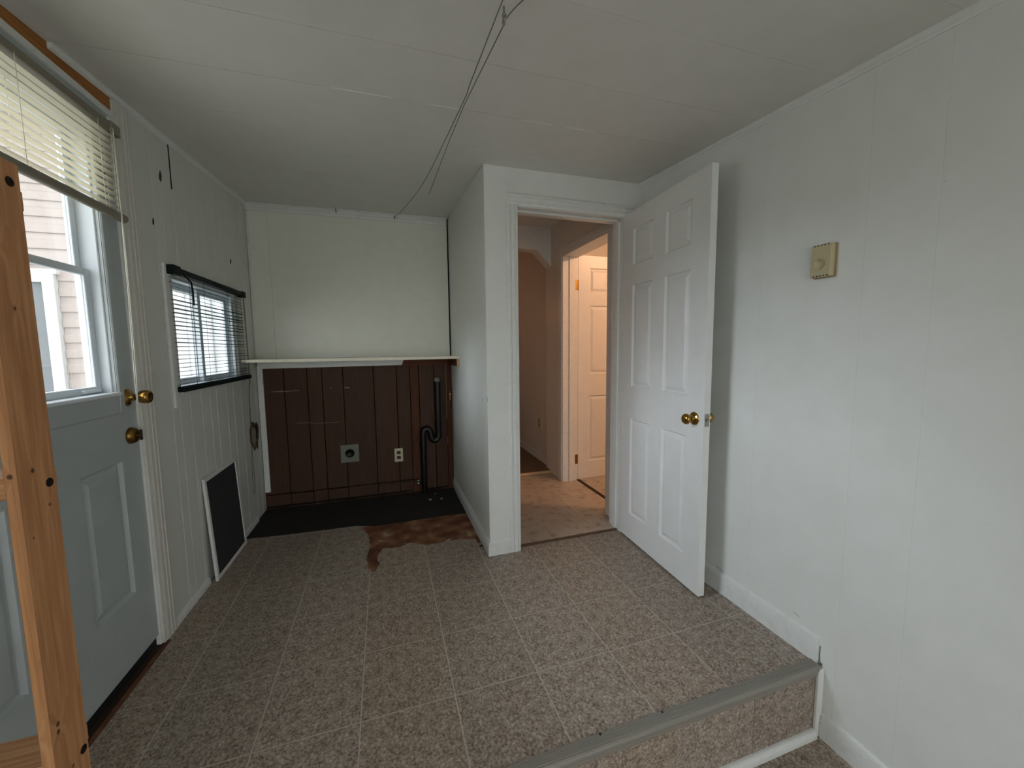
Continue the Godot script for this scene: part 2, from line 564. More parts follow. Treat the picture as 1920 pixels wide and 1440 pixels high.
func build_floor() -> void:
	var f := thing("floor", "upper vinyl floor printed with square tiles, torn at the alcove", "floor", Transform3D(), "", "structure")
	# wooden platform underneath
	var st := begin()
	extrude(st, v2([xl(ZA) - 0.02, ZA - 0.05, XS + 0.02, ZA - 0.05, XS + 0.02, ZD - 0.1, 0.735, ZD - 0.1, 0.735, ZD - 0.04, 1.47, ZD - 0.04, 1.47, ZD - 0.02, xr(ZD) + 0.02, ZD - 0.02, xr(ZS) + 0.005, ZS - 0.006, xl(ZS) - 0.02, ZS - 0.006]), Vector3(0, -STEP, 0), Vector3.RIGHT, Vector3.BACK, Vector3.UP * (STEP - 0.005))
	obj("platform", st, M.subfloor_wood, f)
	# vinyl outline with the torn edge
	var torn := jagged(v2([0.560, -2.302, 0.526, -2.301, 0.517, -2.413, 0.383, -2.445, 0.212, -2.432, 0.118, -2.494, 0.051, -2.461, -0.051, -2.483, -0.081, -2.381, -0.068, -2.296, -0.085, -2.227, -0.13, -2.249, -0.143, -2.434, -0.128, -2.566, -0.147, -2.726, -0.19, -2.83]), 0.006, 0.022)
	var outline := v2([xl(-1.01) + 0.026, -1.008, xr(-1.01) - 0.004, -1.008, xr(ZD) - 0.002, ZD, 1.47, ZD, 1.47, -2.212, 0.738, -2.212, 0.738, ZD, XS, ZD])
	outline.append_array(torn)
	outline.append_array(v2([-0.216, -2.872, -0.396, -2.877, -0.661, -2.890, xl(-2.91) + 0.002, -2.912, xl(-1.99) + 0.002, -1.99, xl(-1.97) + 0.026, -1.97]))
	st = begin()
	extrude(st, outline, Vector3(0, -0.005, 0), Vector3.RIGHT, Vector3.BACK, Vector3.UP * 0.0043)
	obj("joint_sheet", st, M.vinyl_joint, f)
	var sx := 0.3165
	var sz := 0.3135
	var g := 0.0022
	for i in range(-6, 5):
		for j in range(0, 8):
			var x0 := 0.5125 + i * sx
			var z1 := -0.987 - j * sz
			var cell := v2([x0 + g, z1 - sz + g, x0 + sx - g, z1 - sz + g, x0 + sx - g, z1 - g, x0 + g, z1 - g])
			for piece in Geometry2D.intersect_polygons(cell, outline):
				if piece.size() < 3 or Geometry2D.is_polygon_clockwise(piece) and piece.size() > 90:
					continue
				var s := begin()
				extrude(s, piece, Vector3(0, -0.004, 0), Vector3.RIGHT, Vector3.BACK, Vector3.UP * 0.004)
				obj("tile", s, M["vinyl_%d" % (posmod(i * 5 + j * 3, 3))], f)
	# riser faced with the same vinyl
	st = begin()
	box(st, Vector3(xl(ZS) + 0.0, -STEP, ZS - 0.006), Vector3(xr(ZS) - 0.001, -0.012, ZS - 0.002))
	obj("riser_backing", st, M.vinyl_joint, f)
	var rx := [-0.96, -0.69, -0.37, -0.053, 0.266, 0.586, 0.907, 1.226, 1.536]
	for i in rx.size() - 1:
		one_box("riser_tile", Vector3(rx[i] + 0.0015, -STEP, ZS - 0.003), Vector3(rx[i + 1] - 0.0015, -0.012, ZS), M["vinyl_%d" % (i % 3)], f)
	# curled scraps at the tear
	for s in [[0.50, -2.34, 0.05, 0.4], [0.535, -2.33, 0.035, 1.7], [0.10, -2.50, 0.03, 2.2], [0.33, -2.455, 0.04, 0.2]]:
		var q := begin()
		var o := Vector3(s[0], 0.0005, s[1])
		var ux: Vector3 = Vector3(cos(s[3]), 0, sin(s[3])) * s[2]
		var uz: Vector3 = Vector3(-sin(s[3]), 0, cos(s[3])) * s[2] * 0.6
		var lift := Vector3(0, s[2] * 0.22, 0)
		quad(q, o, o + uz, o + ux + uz * 0.7 + lift, o + ux * 0.9 + lift * 1.3)
		quad(q, o + Vector3(0, -0.001, 0), o + ux * 0.9 + lift * 1.3 + Vector3(0, -0.001, 0), o + ux + uz * 0.7 + lift + Vector3(0, -0.001, 0), o + uz + Vector3(0, -0.001, 0))
		obj("torn_scrap", q, M.torn_paper, f)

	# black underlay left in the alcove
	st = begin()
	extrude(st, jagged(v2([xl(ZA) + 0.004, ZA + 0.004, XS - 0.014, ZA + 0.004, XS - 0.014, -2.83, 0.40, -2.842, 0.255, -2.840, 0.06, -2.835, -0.115, -2.838, -0.19, -2.868, -0.216, -2.874, -0.396, -2.879, -0.661, -2.892, xl(-2.91) + 0.004, -2.914, xl(ZA) + 0.004, ZA + 0.004]), 0.0022, 0.05), Vector3(0, -0.0049, 0), Vector3.RIGHT, Vector3.BACK, Vector3.UP * 0.0038)
	tag(obj("floor_underlay", st, M.black_felt), "black felt underlay lying bare across the alcove floor", "underlay")

	# stair nosing
	var prof := v2([-0.036, 0.0, -0.036, 0.0025])
	for k in 5:
		var z0 := -0.033 + k * 0.0066
		prof.append_array(v2([z0, 0.0045, z0 + 0.0042, 0.0045, z0 + 0.0049, 0.0032, z0 + 0.006, 0.0032]))
	prof.append_array(v2([0.003, 0.0042, 0.008, 0.002, 0.011, -0.003, 0.0118, -0.009, 0.0105, -0.0145, 0.0085, -0.016, 0.0085, -0.027, 0.0065, -0.032, 0.0015, -0.032, 0.0015, 0.0]))
	st = begin()
	extrude(st, prof, Vector3(xl(ZS) + 0.002, 0.0, ZS), Vector3.BACK, Vector3.UP, Vector3.RIGHT * (xr(ZS) - 0.016 - xl(ZS)))
	tag(obj("stair_nosing", st, M.nosing_grey), "grey ribbed stair nosing along the edge of the step", "stair nosing")
	for x in [0.848, 0.61]:
		st = begin()
		lathe(st, v2([0.0, 0.0045, 0.0012, 0.004, 0.0018, 0.0]), Vector3(x, 0.0044, ZS - 0.03), Vector3.UP, 12)
		tag(obj("nosing_screw", st, M.socket_black), "small dark screw head on the nosing, %s" % ("nearer the right wall" if x > 0.7 else "farther from the right wall"), "screw", "screws in the stair nosing")
	# white quarter-round under the riser and upright strip at the wall
	st = begin()
	var qr := v2([0, 0, 0.02, 0])
	for k in 7:
		var a := PI / 2 * k / 6.0
		qr.append(Vector2(0.003 + 0.017 * cos(a), 0.012 + 0.018 * sin(a)))
	qr.append(Vector2(0, 0.03))
	extrude(st, qr, Vector3(xl(ZS) + 0.001, -STEP, ZS), Vector3.BACK, Vector3.UP, Vector3.RIGHT * (xr(ZS) - 0.03 - xl(ZS)))
	tag(obj("trim_1", st, M.trim_white), "white rounded moulding at the foot of the step", "moulding", "", "structure")
	st = begin()
	cbox(st, Vector3(xr(ZS) - 0.03, -STEP, ZS - 0.002), Vector3(xr(ZS) - 0.0005, -0.004, ZS + 0.014), 0.004)
	tag(obj("trim_2", st, M.trim_white), "white upright strip where the step meets the right wall", "moulding", "", "structure")

	# lower floor
	f = thing("floor_001", "lower vinyl floor at the foot of the step", "floor", Transform3D(), "", "structure")
	one_box("slab", Vector3(-1.3, -STEP - 0.12, ZS - 0.3), Vector3(1.75, -STEP - 0.005, 1.95), M.subfloor_wood, f)
	one_box("joint_sheet", Vector3(-1.05, -STEP - 0.006, ZS - 0.004), Vector3(1.57, -STEP - 0.0008, 1.79), M.vinyl_joint, f)
	for i in range(-6, 5):
		for j in range(0, 9):
			var x0 := 0.5925 + i * sx
			var a := maxf(x0 + 0.0017, -0.99)
			var b := minf(x0 + sx - 0.0017, 1.566)
			var z0 := ZS + j * sz + 0.0017
			if b - a > 0.02:
				one_box("tile", Vector3(a, -STEP - 0.004, z0), Vector3(b, -STEP, minf(z0 + sz - 0.0034, 1.78)), M["vinyl_%d" % (posmod(i * 5 + j * 3, 3))], f)


# ---------------------------------------------------------------- left side
func baseboard_profile(h: float, t: float) -> PackedVector2Array:
	# (out, up), with fine ridges near the top edge
	return v2([0, 0, t, 0, t, h * 0.62, t - 0.005, h * 0.64, t - 0.005, h * 0.665, t, h * 0.685, t, h * 0.74, t - 0.005, h * 0.76, t - 0.005, h * 0.785, t - 0.001, h * 0.805, t - 0.001, h * 0.86, t - 0.004, h * 0.88, t - 0.005, h * 0.94, t * 0.35, h, 0, h])

func panel_mesh(w: float, h: float, thick: float) -> ArrayMesh:
	var st := begin()
	for side in [1.0, -1.0]:
		var loops := []
		for q in [[0.0, 0.0], [0.008, -0.0115], [0.014, -0.0115], [0.036, -0.0025]]:
			var z: float = (thick / 2.0 + q[1]) * side
			loops.append([Vector3(q[0], q[0], z), Vector3(w - q[0], q[0], z), Vector3(w - q[0], h - q[0], z), Vector3(q[0], h - q[0], z)])
		for i in 3:
			for k in 4:
				var l := (k + 1) % 4
				if side > 0: quad(st, loops[i][k], loops[i][l], loops[i + 1][l], loops[i + 1][k])
				else: quad(st, loops[i][l], loops[i][k], loops[i + 1][k], loops[i + 1][l])
		var e: Array = loops[3]
		if side > 0: quad(st, e[0], e[1], e[2], e[3])
		else: quad(st, e[3], e[2], e[1], e[0])
	return mesh_of(st)

# stiles and rails around rectangular openings, one mesh
func door_frame_mesh(w: float, y0: float, y1: float, thick: float, holes: Array) -> ArrayMesh:
	var st := begin()
	var xs := [0.0, w]
	var ys := [y0, y1]
	for h in holes:
		for v in [h[0], h[1]]:
			if not xs.has(v): xs.append(v)
		for v in [h[2], h[3]]:
			if not ys.has(v): ys.append(v)
	xs.sort(); ys.sort()
	var solid := func(i: int, j: int) -> bool:
		if i < 0 or j < 0 or i >= xs.size() - 1 or j >= ys.size() - 1: return false
		var cx: float = (xs[i] + xs[i + 1]) / 2.0
		var cy: float = (ys[j] + ys[j + 1]) / 2.0
		for h in holes:
			if cx > h[0] and cx < h[1] and cy > h[2] and cy < h[3]: return false
		return true
	var t := thick / 2.0
	for i in xs.size() - 1:
		for j in ys.size() - 1:
			if not solid.call(i, j): continue
			var a: float = xs[i]; var b: float = xs[i + 1]; var c: float = ys[j]; var d: float = ys[j + 1]
			quad(st, Vector3(a, c, t), Vector3(b, c, t), Vector3(b, d, t), Vector3(a, d, t))
			quad(st, Vector3(b, c, -t), Vector3(a, c, -t), Vector3(a, d, -t), Vector3(b, d, -t))
			if not solid.call(i - 1, j): quad(st, Vector3(a, c, -t), Vector3(a, c, t), Vector3(a, d, t), Vector3(a, d, -t))
			if not solid.call(i + 1, j): quad(st, Vector3(b, c, t), Vector3(b, c, -t), Vector3(b, d, -t), Vector3(b, d, t))
			if not solid.call(i, j - 1): quad(st, Vector3(a, c, -t), Vector3(b, c, -t), Vector3(b, c, t), Vector3(a, c, t))
			if not solid.call(i, j + 1): quad(st, Vector3(a, d, t), Vector3(b, d, t), Vector3(b, d, -t), Vector3(a, d, -t))
	return mesh_of(st)

func at(o: Node3D, p: Vector3) -> Node3D:
	o.position = p
	return o

func build_left_side() -> void:
	# exterior door: u runs away from the camera, w out into the room
	var eL := TL.basis.z
	var D := Transform3D(Basis(-eL, Vector3.UP, TL.basis.x), TL * Vector3(-0.028, 0, 0.962))
	var d := thing("door_1", "pale grey exterior door with a blind over its window", "door", D, "", "structure")
	var holes := [[0.103, 0.807, 1.085, 2.03], [0.112, 0.323, 0.305, 0.827], [0.586, 0.797, 0.305, 0.827]]
	put("slab", door_frame_mesh(0.909, 0.047, 2.118, 0.044, holes), M.steel_door, d)
	for k in [1, 2]:
		var h: Array = holes[k]
		at(put("panel", panel_mesh(h[1] - h[0], h[3] - h[2], 0.044), M.steel_door, d), Vector3(h[0], h[2], 0))
	# moulded surround of the glazing
	for b in [[0.075, 0.103, 1.007, 2.058], [0.807, 0.838, 1.007, 2.058], [0.103, 0.807, 1.007, 1.085], [0.103, 0.807, 2.03, 2.058]]:
		one_box("glazing_frame", Vector3(b[0], b[2], 0.021), Vector3(b[1], b[3], 0.030), M.steel_door, d, 0.004)
	one_box("glazing_sill", Vector3(0.10, 1.075, -0.06), Vector3(0.812, 1.089, 0.036), M.window_vinyl, d, 0.003)
	# deep reveal and the two sashes
	for b in [[0.085, 0.109, 1.085, 2.03], [0.801, 0.825, 1.085, 2.03], [0.103, 0.807, 2.015, 2.04], [0.103, 0.807, 1.06, 1.088]]:
		one_box("reveal", Vector3(b[0], b[2], -0.062), Vector3(b[1], b[3], 0.012), M.window_vinyl, d, 0.002)
	for s in [[1.515, 2.015, -0.048], [1.088, 1.535, -0.027]]:
		var sash := Node3D.new()
		sash.name = "sash"
		d.add_child(sash, true)
		var z: float = s[2]
		for b in [[0.109, 0.135, s[0], s[1]], [0.775, 0.801, s[0], s[1]], [0.135, 0.775, s[1] - 0.026, s[1]], [0.135, 0.775, s[0], s[0] + 0.026]]:
			one_box("sash_bar", Vector3(b[0], b[2], z - 0.009), Vector3(b[1], b[3], z + 0.009), M.window_vinyl, sash, 0.002)
		one_box("pane", Vector3(0.135, s[0] + 0.026, z - 0.0015), Vector3(0.775, s[1] - 0.026, z + 0.0015), M.clear_glass, sash)
	one_box("sash_lift", Vector3(0.70, 1.094, -0.024), Vector3(0.785, 1.106, -0.008), M.window_vinyl, d, 0.002)
	one_box("door_sweep", Vector3(0.0, -0.004, -0.03), Vector3(0.909, 0.0475, 0.012), M.black_rubber, d)
	# knob and deadbolt
	var st := begin()
	lathe(st, v2([0, 0.0, 0, 0.033, 0.004, 0.033, 0.010, 0.026, 0.014, 0.014, 0.030, 0.0125, 0.036, 0.017, 0.044, 0.024, 0.056, 0.0265, 0.066, 0.026, 0.073, 0.023, 0.075, 0.017, 0.0735, 0.012, 0.0735, 0.0]), Vector3(0.862, 1.062, 0.022), Vector3(0, 0, 1))
	part_label(obj("knob", st, M.brass, d), "polished brass knob")
	st = begin()
	lathe(st, v2([0, 0.0, 0, 0.033, 0.006, 0.032, 0.014, 0.029, 0.018, 0.024, 0.019, 0.0]), Vector3(0.862, 0.912, 0.022), Vector3(0, 0, 1))
	tube(st, PackedVector3Array([Vector3(0.862, 0.912, 0.035), Vector3(0.862, 0.912, 0.053)]), 0.005)
	part_label(obj("deadbolt", st, M.aged_brass, d), "brass deadbolt rose")
	st = begin()
	cbox(st, Vector3(0.857, 0.892, 0.051), Vector3(0.867, 0.934, 0.058), 0.002)
	part_label(obj("thumb_turn", st, M.rust, d), "dark thumb turn of the deadbolt")
	one_box("strike_edge", Vector3(0.905, 1.0, -0.018), Vector3(0.912, 1.12, 0.018), M.steel_door, d)
	# frame of the door
	var fr := thing("trim_3", "ridged white casing beside the exterior door", "door casing", TL, "", "structure")
	st = begin()
	var cas := v2([-0.05, 0, -0.05, 0.011, -0.042, 0.015, -0.03, 0.015, -0.027, 0.012, -0.022, 0.012, -0.019, 0.015, -0.006, 0.015, -0.003, 0.012, 0.002, 0.012, 0.005, 0.015, 0.02, 0.014, 0.03, 0.011, 0.043, 0.009, 0.043, 0])
	extrude(st, cas, Vector3(0, 0, 0), Vector3.BACK, Vector3.RIGHT, Vector3.UP * 2.185)
	obj("casing", st, M.old_trim, fr)
	one_box("jamb", Vector3(-0.095, 0, 0.03), Vector3(0.0, 2.125, 0.05), M.trim_white, fr)
	one_box("jamb", Vector3(-0.095, 0, 0.965), Vector3(0.0, 2.125, 0.985), M.trim_white, fr)
	one_box("head_jamb", Vector3(-0.095, 2.119, 0.03), Vector3(0.004, 2.142, 0.985), M.trim_white, fr)
	one_box("casing", Vector3(0, -0.28, 0.965), Vector3(0.014, 2.142, 1.03), M.trim_white, fr, 0.003)
	part_label(one_box("threshold", Vector3(-0.095, -0.012, 0.03), Vector3(0.003, -0.001, 0.985), M.rust, fr), "dark threshold under the door")
	# bare header wood where the top casing is gone
	st = begin()
	cbox(st, Vector3(-0.006, 2.141, -0.022), Vector3(0.004, 2.2, 1.03), 0.002)
	var hw := TL
	var header := tag(obj("header_board", st, M.raw_header), "bare stained wood strip above the exterior door", "board")
	header.transform = hw
	st = begin()
	extrude(st, v2([-0.03, 2.122, 0.012, 2.128, 0.02, 2.15, -0.004, 2.175, -0.012, 2.16, -0.045, 2.158]), Vector3(0.0042, 0, 0), Vector3.BACK, Vector3.UP, Vector3.RIGHT * 0.0016)
	var sp := tag(obj("splinter", st, M.rust), "dark ragged splinter at the end of the bare strip", "splinter")
	sp.transform = TL

	# cream blind over the door glass
	var B := Transform3D(Basis(-eL, Vector3.UP, TL.basis.x), TL * Vector3(0.03, 1.735, 0.93))
	var bl := thing("window_blind", "cream mini blind pulled halfway up on the exterior door", "blind", B)
	st = begin()
	cbox(st, Vector3(0.02, 0.305, -0.013), Vector3(0.835, 0.33, 0.013), 0.002)
	obj("head_rail", st, M.blind_rail, bl)
	one_box("bracket", Vector3(0.80, 0.295, -0.024), Vector3(0.85, 0.335, 0.016), M.blind_rail, bl, 0.002)
	one_box("bracket", Vector3(0.005, 0.295, -0.024), Vector3(0.03, 0.335, 0.016), M.blind_rail, bl, 0.002)
	var slat := slat_mesh(0.805, 0.025, -0.02)
	for k in 12:
		at(put("slat", slat, M.cream_slat, bl), Vector3(0.02, 0.034 + k * 0.0228, 0))
	st = begin()
	tube(st, PackedVector3Array([Vector3(-0.002, 0.012, 0), Vector3(0.85, 0.004, 0)]), 0.0155, 14)
	obj("bottom_rail", st, M.blind_rail, bl)
	for x in [0.10, 0.42, 0.735, 0.80]:
		for z in [-0.0125, 0.0125]:
			st = begin()
			tube(st, PackedVector3Array([Vector3(x, 0.01, z), Vector3(x, 0.31, z)]), 0.0009, 5, false)
			obj("ladder_cord", st, M.cord_white, bl)
	for x in [0.0, 0.004]:
		st = begin()
		tube(st, PackedVector3Array([Vector3(0.805 + x, 0.31, 0.015), Vector3(0.802 + x, 0.0, 0.018), Vector3(0.799 + x * 2.0, -0.30, 0.016), Vector3(0.793 + x * 2.6, -0.60, 0.013), Vector3(0.793 + x, -0.74, 0.012)]), 0.0014, 6)
		obj("pull_cord", st, M.cord_white, bl)

	# small window
	var W := Transform3D(Basis(-eL, Vector3.UP, TL.basis.x), TL * Vector3(0, 1.05, -0.27))
	var w := thing("window_1", "small sliding window with white frame in the left wall", "window", W, "", "structure")
	one_box("casing", Vector3(-0.062, -0.078, 0), Vector3(0.0, 0.59, 0.013), M.trim_white, w, 0.003)
	one_box("sill", Vector3(-0.0, -0.022, -0.09), Vector3(0.785, 0.004, 0.016), M.trim_white, w, 0.003)
	for b in [[0.0, 0.018, 0.0, 0.55], [0.772, 0.79, 0.0, 0.55], [0.018, 0.772, 0.532, 0.55], [0.018, 0.772, 0.0, 0.016]]:
		one_box("frame_bar", Vector3(b[0], b[2], -0.092), Vector3(b[1], b[3], -0.01), M.window_vinyl, w, 0.002)
	for s in [[0.018, 0.41, -0.076], [0.38, 0.772, -0.052]]:
		var sash := Node3D.new()
		sash.name = "sash"
		w.add_child(sash, true)
		for b in [[s[0], s[0] + 0.032, 0.016, 0.532], [s[1] - 0.032, s[1], 0.016, 0.532], [s[0] + 0.032, s[1] - 0.032, 0.50, 0.532], [s[0] + 0.032, s[1] - 0.032, 0.016, 0.048]]:
			one_box("sash_bar", Vector3(b[0], b[2], s[2] - 0.011), Vector3(b[1], b[3], s[2] + 0.011), M.window_vinyl, sash, 0.002)
		one_box("pane", Vector3(s[0] + 0.032, 0.048, s[2] - 0.0015), Vector3(s[1] - 0.032, 0.50, s[2] + 0.0015), M.clear_glass, sash)

	# dark green blind
	B = Transform3D(Basis(-eL, Vector3.UP, TL.basis.x), TL * Vector3(0.028, 1.045, -0.235))
	bl = thing("window_blind", "dark green mini blind lowered over the small window", "blind", B)
	one_box("head_rail", Vector3(0, 0.557, -0.026), Vector3(0.92, 0.584, 0.010), M.green_plastic, bl, 0.002)
	one_box("end_bracket", Vector3(-0.006, 0.548, -0.027), Vector3(0.06, 0.590, 0.015), M.green_plastic, bl, 0.003)
	one_box("end_bracket", Vector3(0.875, 0.550, -0.027), Vector3(0.926, 0.589, 0.015), M.green_plastic, bl, 0.003)
	one_box("bottom_rail", Vector3(-0.004, 0.0, -0.015), Vector3(0.925, 0.026, 0.014), M.green_plastic, bl, 0.004)
	slat = slat_mesh(0.90, 0.025, 0.06)
	for k in 26:
		var s := put("slat", slat, M.green_slat, bl)
		s.position = Vector3(0.008, 0.036 + k * 0.0198, -0.004)
		s.rotation = Vector3(0.32 if k > 20 else 0.05 * sin(k * 1.7), 0, 0.004 * sin(k * 2.3))
	for x in [0.14, 0.30, 0.62, 0.83]:
		for z in [0.0085]:
			st = begin()
			tube(st, PackedVector3Array([Vector3(x, 0.02, z), Vector3(x, 0.56, z)]), 0.0009, 5, false)
			obj("ladder_cord", st, M.cord_green, bl)
	st = begin()
	tube(st, PackedVector3Array([Vector3(0.07, 0.558, 0.014), Vector3(0.13, 0.53, 0.022), Vector3(0.15, 0.49, 0.018), Vector3(0.155, 0.42, 0.016)]), 0.004, 8)
	obj("tilt_wand", st, M.green_plastic, bl)
	for x in [0.86, 0.872]:
		st = begin()
		tube(st, PackedVector3Array([Vector3(x, 0.55, 0.016), Vector3(x, 0.0, 0.018), Vector3(x - 0.01, -0.1, 0.012), Vector3(x - 0.02, -0.5, 0.006), Vector3(x - 0.045 + (x - 0.86) * 3.0, -0.76, 0.004), Vector3(x - 0.03, -0.80, 0.004)]), 0.0012, 5)
		obj("pull_cord", st, M.cord_green, bl)

	# framed dark screen leaning on the wall
	var lean := TL * Transform3D(Basis(Vector3(0, 0, 1), 0.046), Vector3(0.037, 0.002, -0.845))
	var sc := thing("framed_screen", "dark framed screen leaning against the left wall below the window", "screen", lean)
	for b in [[0, 0.44, 0, 0.022], [0, 0.44, 0.545, 0.567], [0, 0.022, 0.022, 0.545], [0.418, 0.44, 0.022, 0.545]]:
		one_box("frame_bar", Vector3(-0.008, b[2], b[0]), Vector3(0.006, b[3], b[1]), M.trim_white, sc, 0.002)
	part_label(one_box("mesh_panel", Vector3(-0.004, 0.022, 0.022), Vector3(0.002, 0.545, 0.418), M.dark_screen, sc), "dark grey mesh")

	# low strips along the floor
	for s in [[-0.052, -0.40, "white strip along the floor between door casing and screen"], [-0.88, -1.20, "white strip along the floor between screen and alcove corner"]]:
		st = begin()
		extrude(st, v2([0, 0, 0.012, 0, 0.012, 0.02, 0.006, 0.032, 0, 0.034]), Vector3(0, 0, s[1]), Vector3.RIGHT, Vector3.UP, Vector3.BACK * (s[0] - s[1]))
		var o := tag(obj("baseboard_left", st, M.trim_white), s[2], "baseboard", "", "structure")
		o.transform = TL

	# scars on the wall
	st = begin()
	box(st, Vector3(-0.004, 2.013, -0.3785), Vector3(0.0008, 2.225, -0.368))
	var o := tag(obj("wall_slit", st, M.shadow_gap), "long black slit in the left wall near the ceiling", "slit")
	o.transform = TL
	for s in [[-0.279, 2.036, 0.028, 0.012, 0.5, "rust", "brown torn nick beside the black slit"], [-0.186, 1.808, 0.018, 0.008, 0.1, "rust", "dark nail hole between the door casing and window"], [-1.056, 1.817, 0.020, 0.012, 0.0, "rust", "dark nail hole above the far end of the green blind"]]:
		st = begin()
		extrude(st, v2([-s[3], s[2] * 0.3, -s[3] * 0.3, s[2], s[3] * 0.4, s[2] * 0.5, s[3], -s[2] * 0.4, s[3] * 0.2, -s[2], -s[3] * 0.7, -s[2] * 0.5]), Vector3(-0.002, s[1], s[0]), Vector3.BACK, Vector3.UP, Vector3.RIGHT * 0.0028)
		var q := tag(obj("nail_hole", st, M[s[5]]), s[6], "hole")
		q.transform = TL
	# ragged vent hole by the alcove corner
	var vh := thing("vent_hole", "ragged brown hole torn in the left wall of the alcove", "hole", TL * Transform3D(Basis(), Vector3(0, 0.62, -1.27)))
	st = begin()
	extrude(st, v2([-0.10, 0.06, -0.06, 0.085, -0.045, 0.11, -0.01, 0.10, 0.01, 0.085, 0.06, 0.09, 0.09, 0.05, 0.08, -0.03, 0.06, -0.05, 0.05, -0.12, 0.02, -0.09, -0.03, -0.11, -0.06, -0.07, -0.10, -0.03]), Vector3(-0.002, 0, 0), Vector3.FORWARD, Vector3.UP, Vector3.RIGHT * 0.004)
	obj("torn_edge", st, M.torn_board, vh)
	st = begin()
	extrude(st, v2([-0.085, 0.045, -0.05, 0.07, -0.02, 0.05, 0.005, 0.075, 0.02, 0.02, 0.005, -0.01, 0.03, -0.05, 0.0, -0.045, -0.02, -0.085, -0.05, -0.05, -0.085, -0.02]), Vector3(0.0015, 0, 0), Vector3.FORWARD, Vector3.UP, Vector3.RIGHT * 0.002)
	obj("fibre", st, M.torn_paper, vh)
	st = begin()
	extrude(st, v2([-0.03, 0.09, -0.01, 0.075, 0.05, 0.07, 0.065, 0.02, 0.03, 0.005, 0.045, -0.06, 0.025, -0.03, 0.012, 0.0, 0.02, 0.03]), Vector3(0.003, 0, 0), Vector3.FORWARD, Vector3.UP, Vector3.RIGHT * 0.001)
	obj("dark_hollow", st, M.shadow_gap, vh)

func slat_mesh(length: float, width: float, tilt: float) -> ArrayMesh:
	var st := begin()
	st.set_smooth_group(0)
	var n := 4
	var pts := []
	for i in n + 1:
		var t := float(i) / n - 0.5
		var y := 0.0022 * (1.0 - 4.0 * t * t)
		pts.append(Vector2(t * width, y).rotated(tilt))
	for i in n:
		var a: Vector2 = pts[i]
		var b: Vector2 = pts[i + 1]
		quad(st, Vector3(0, b.y, b.x), Vector3(0, a.y, a.x), Vector3(length, a.y, a.x), Vector3(length, b.y, b.x))
		var k := Vector3(0, -0.0004, 0)
		quad(st, Vector3(0, a.y, a.x) + k, Vector3(0, b.y, b.x) + k, Vector3(length, b.y, b.x) + k, Vector3(length, a.y, a.x) + k)
	return mesh_of(st)


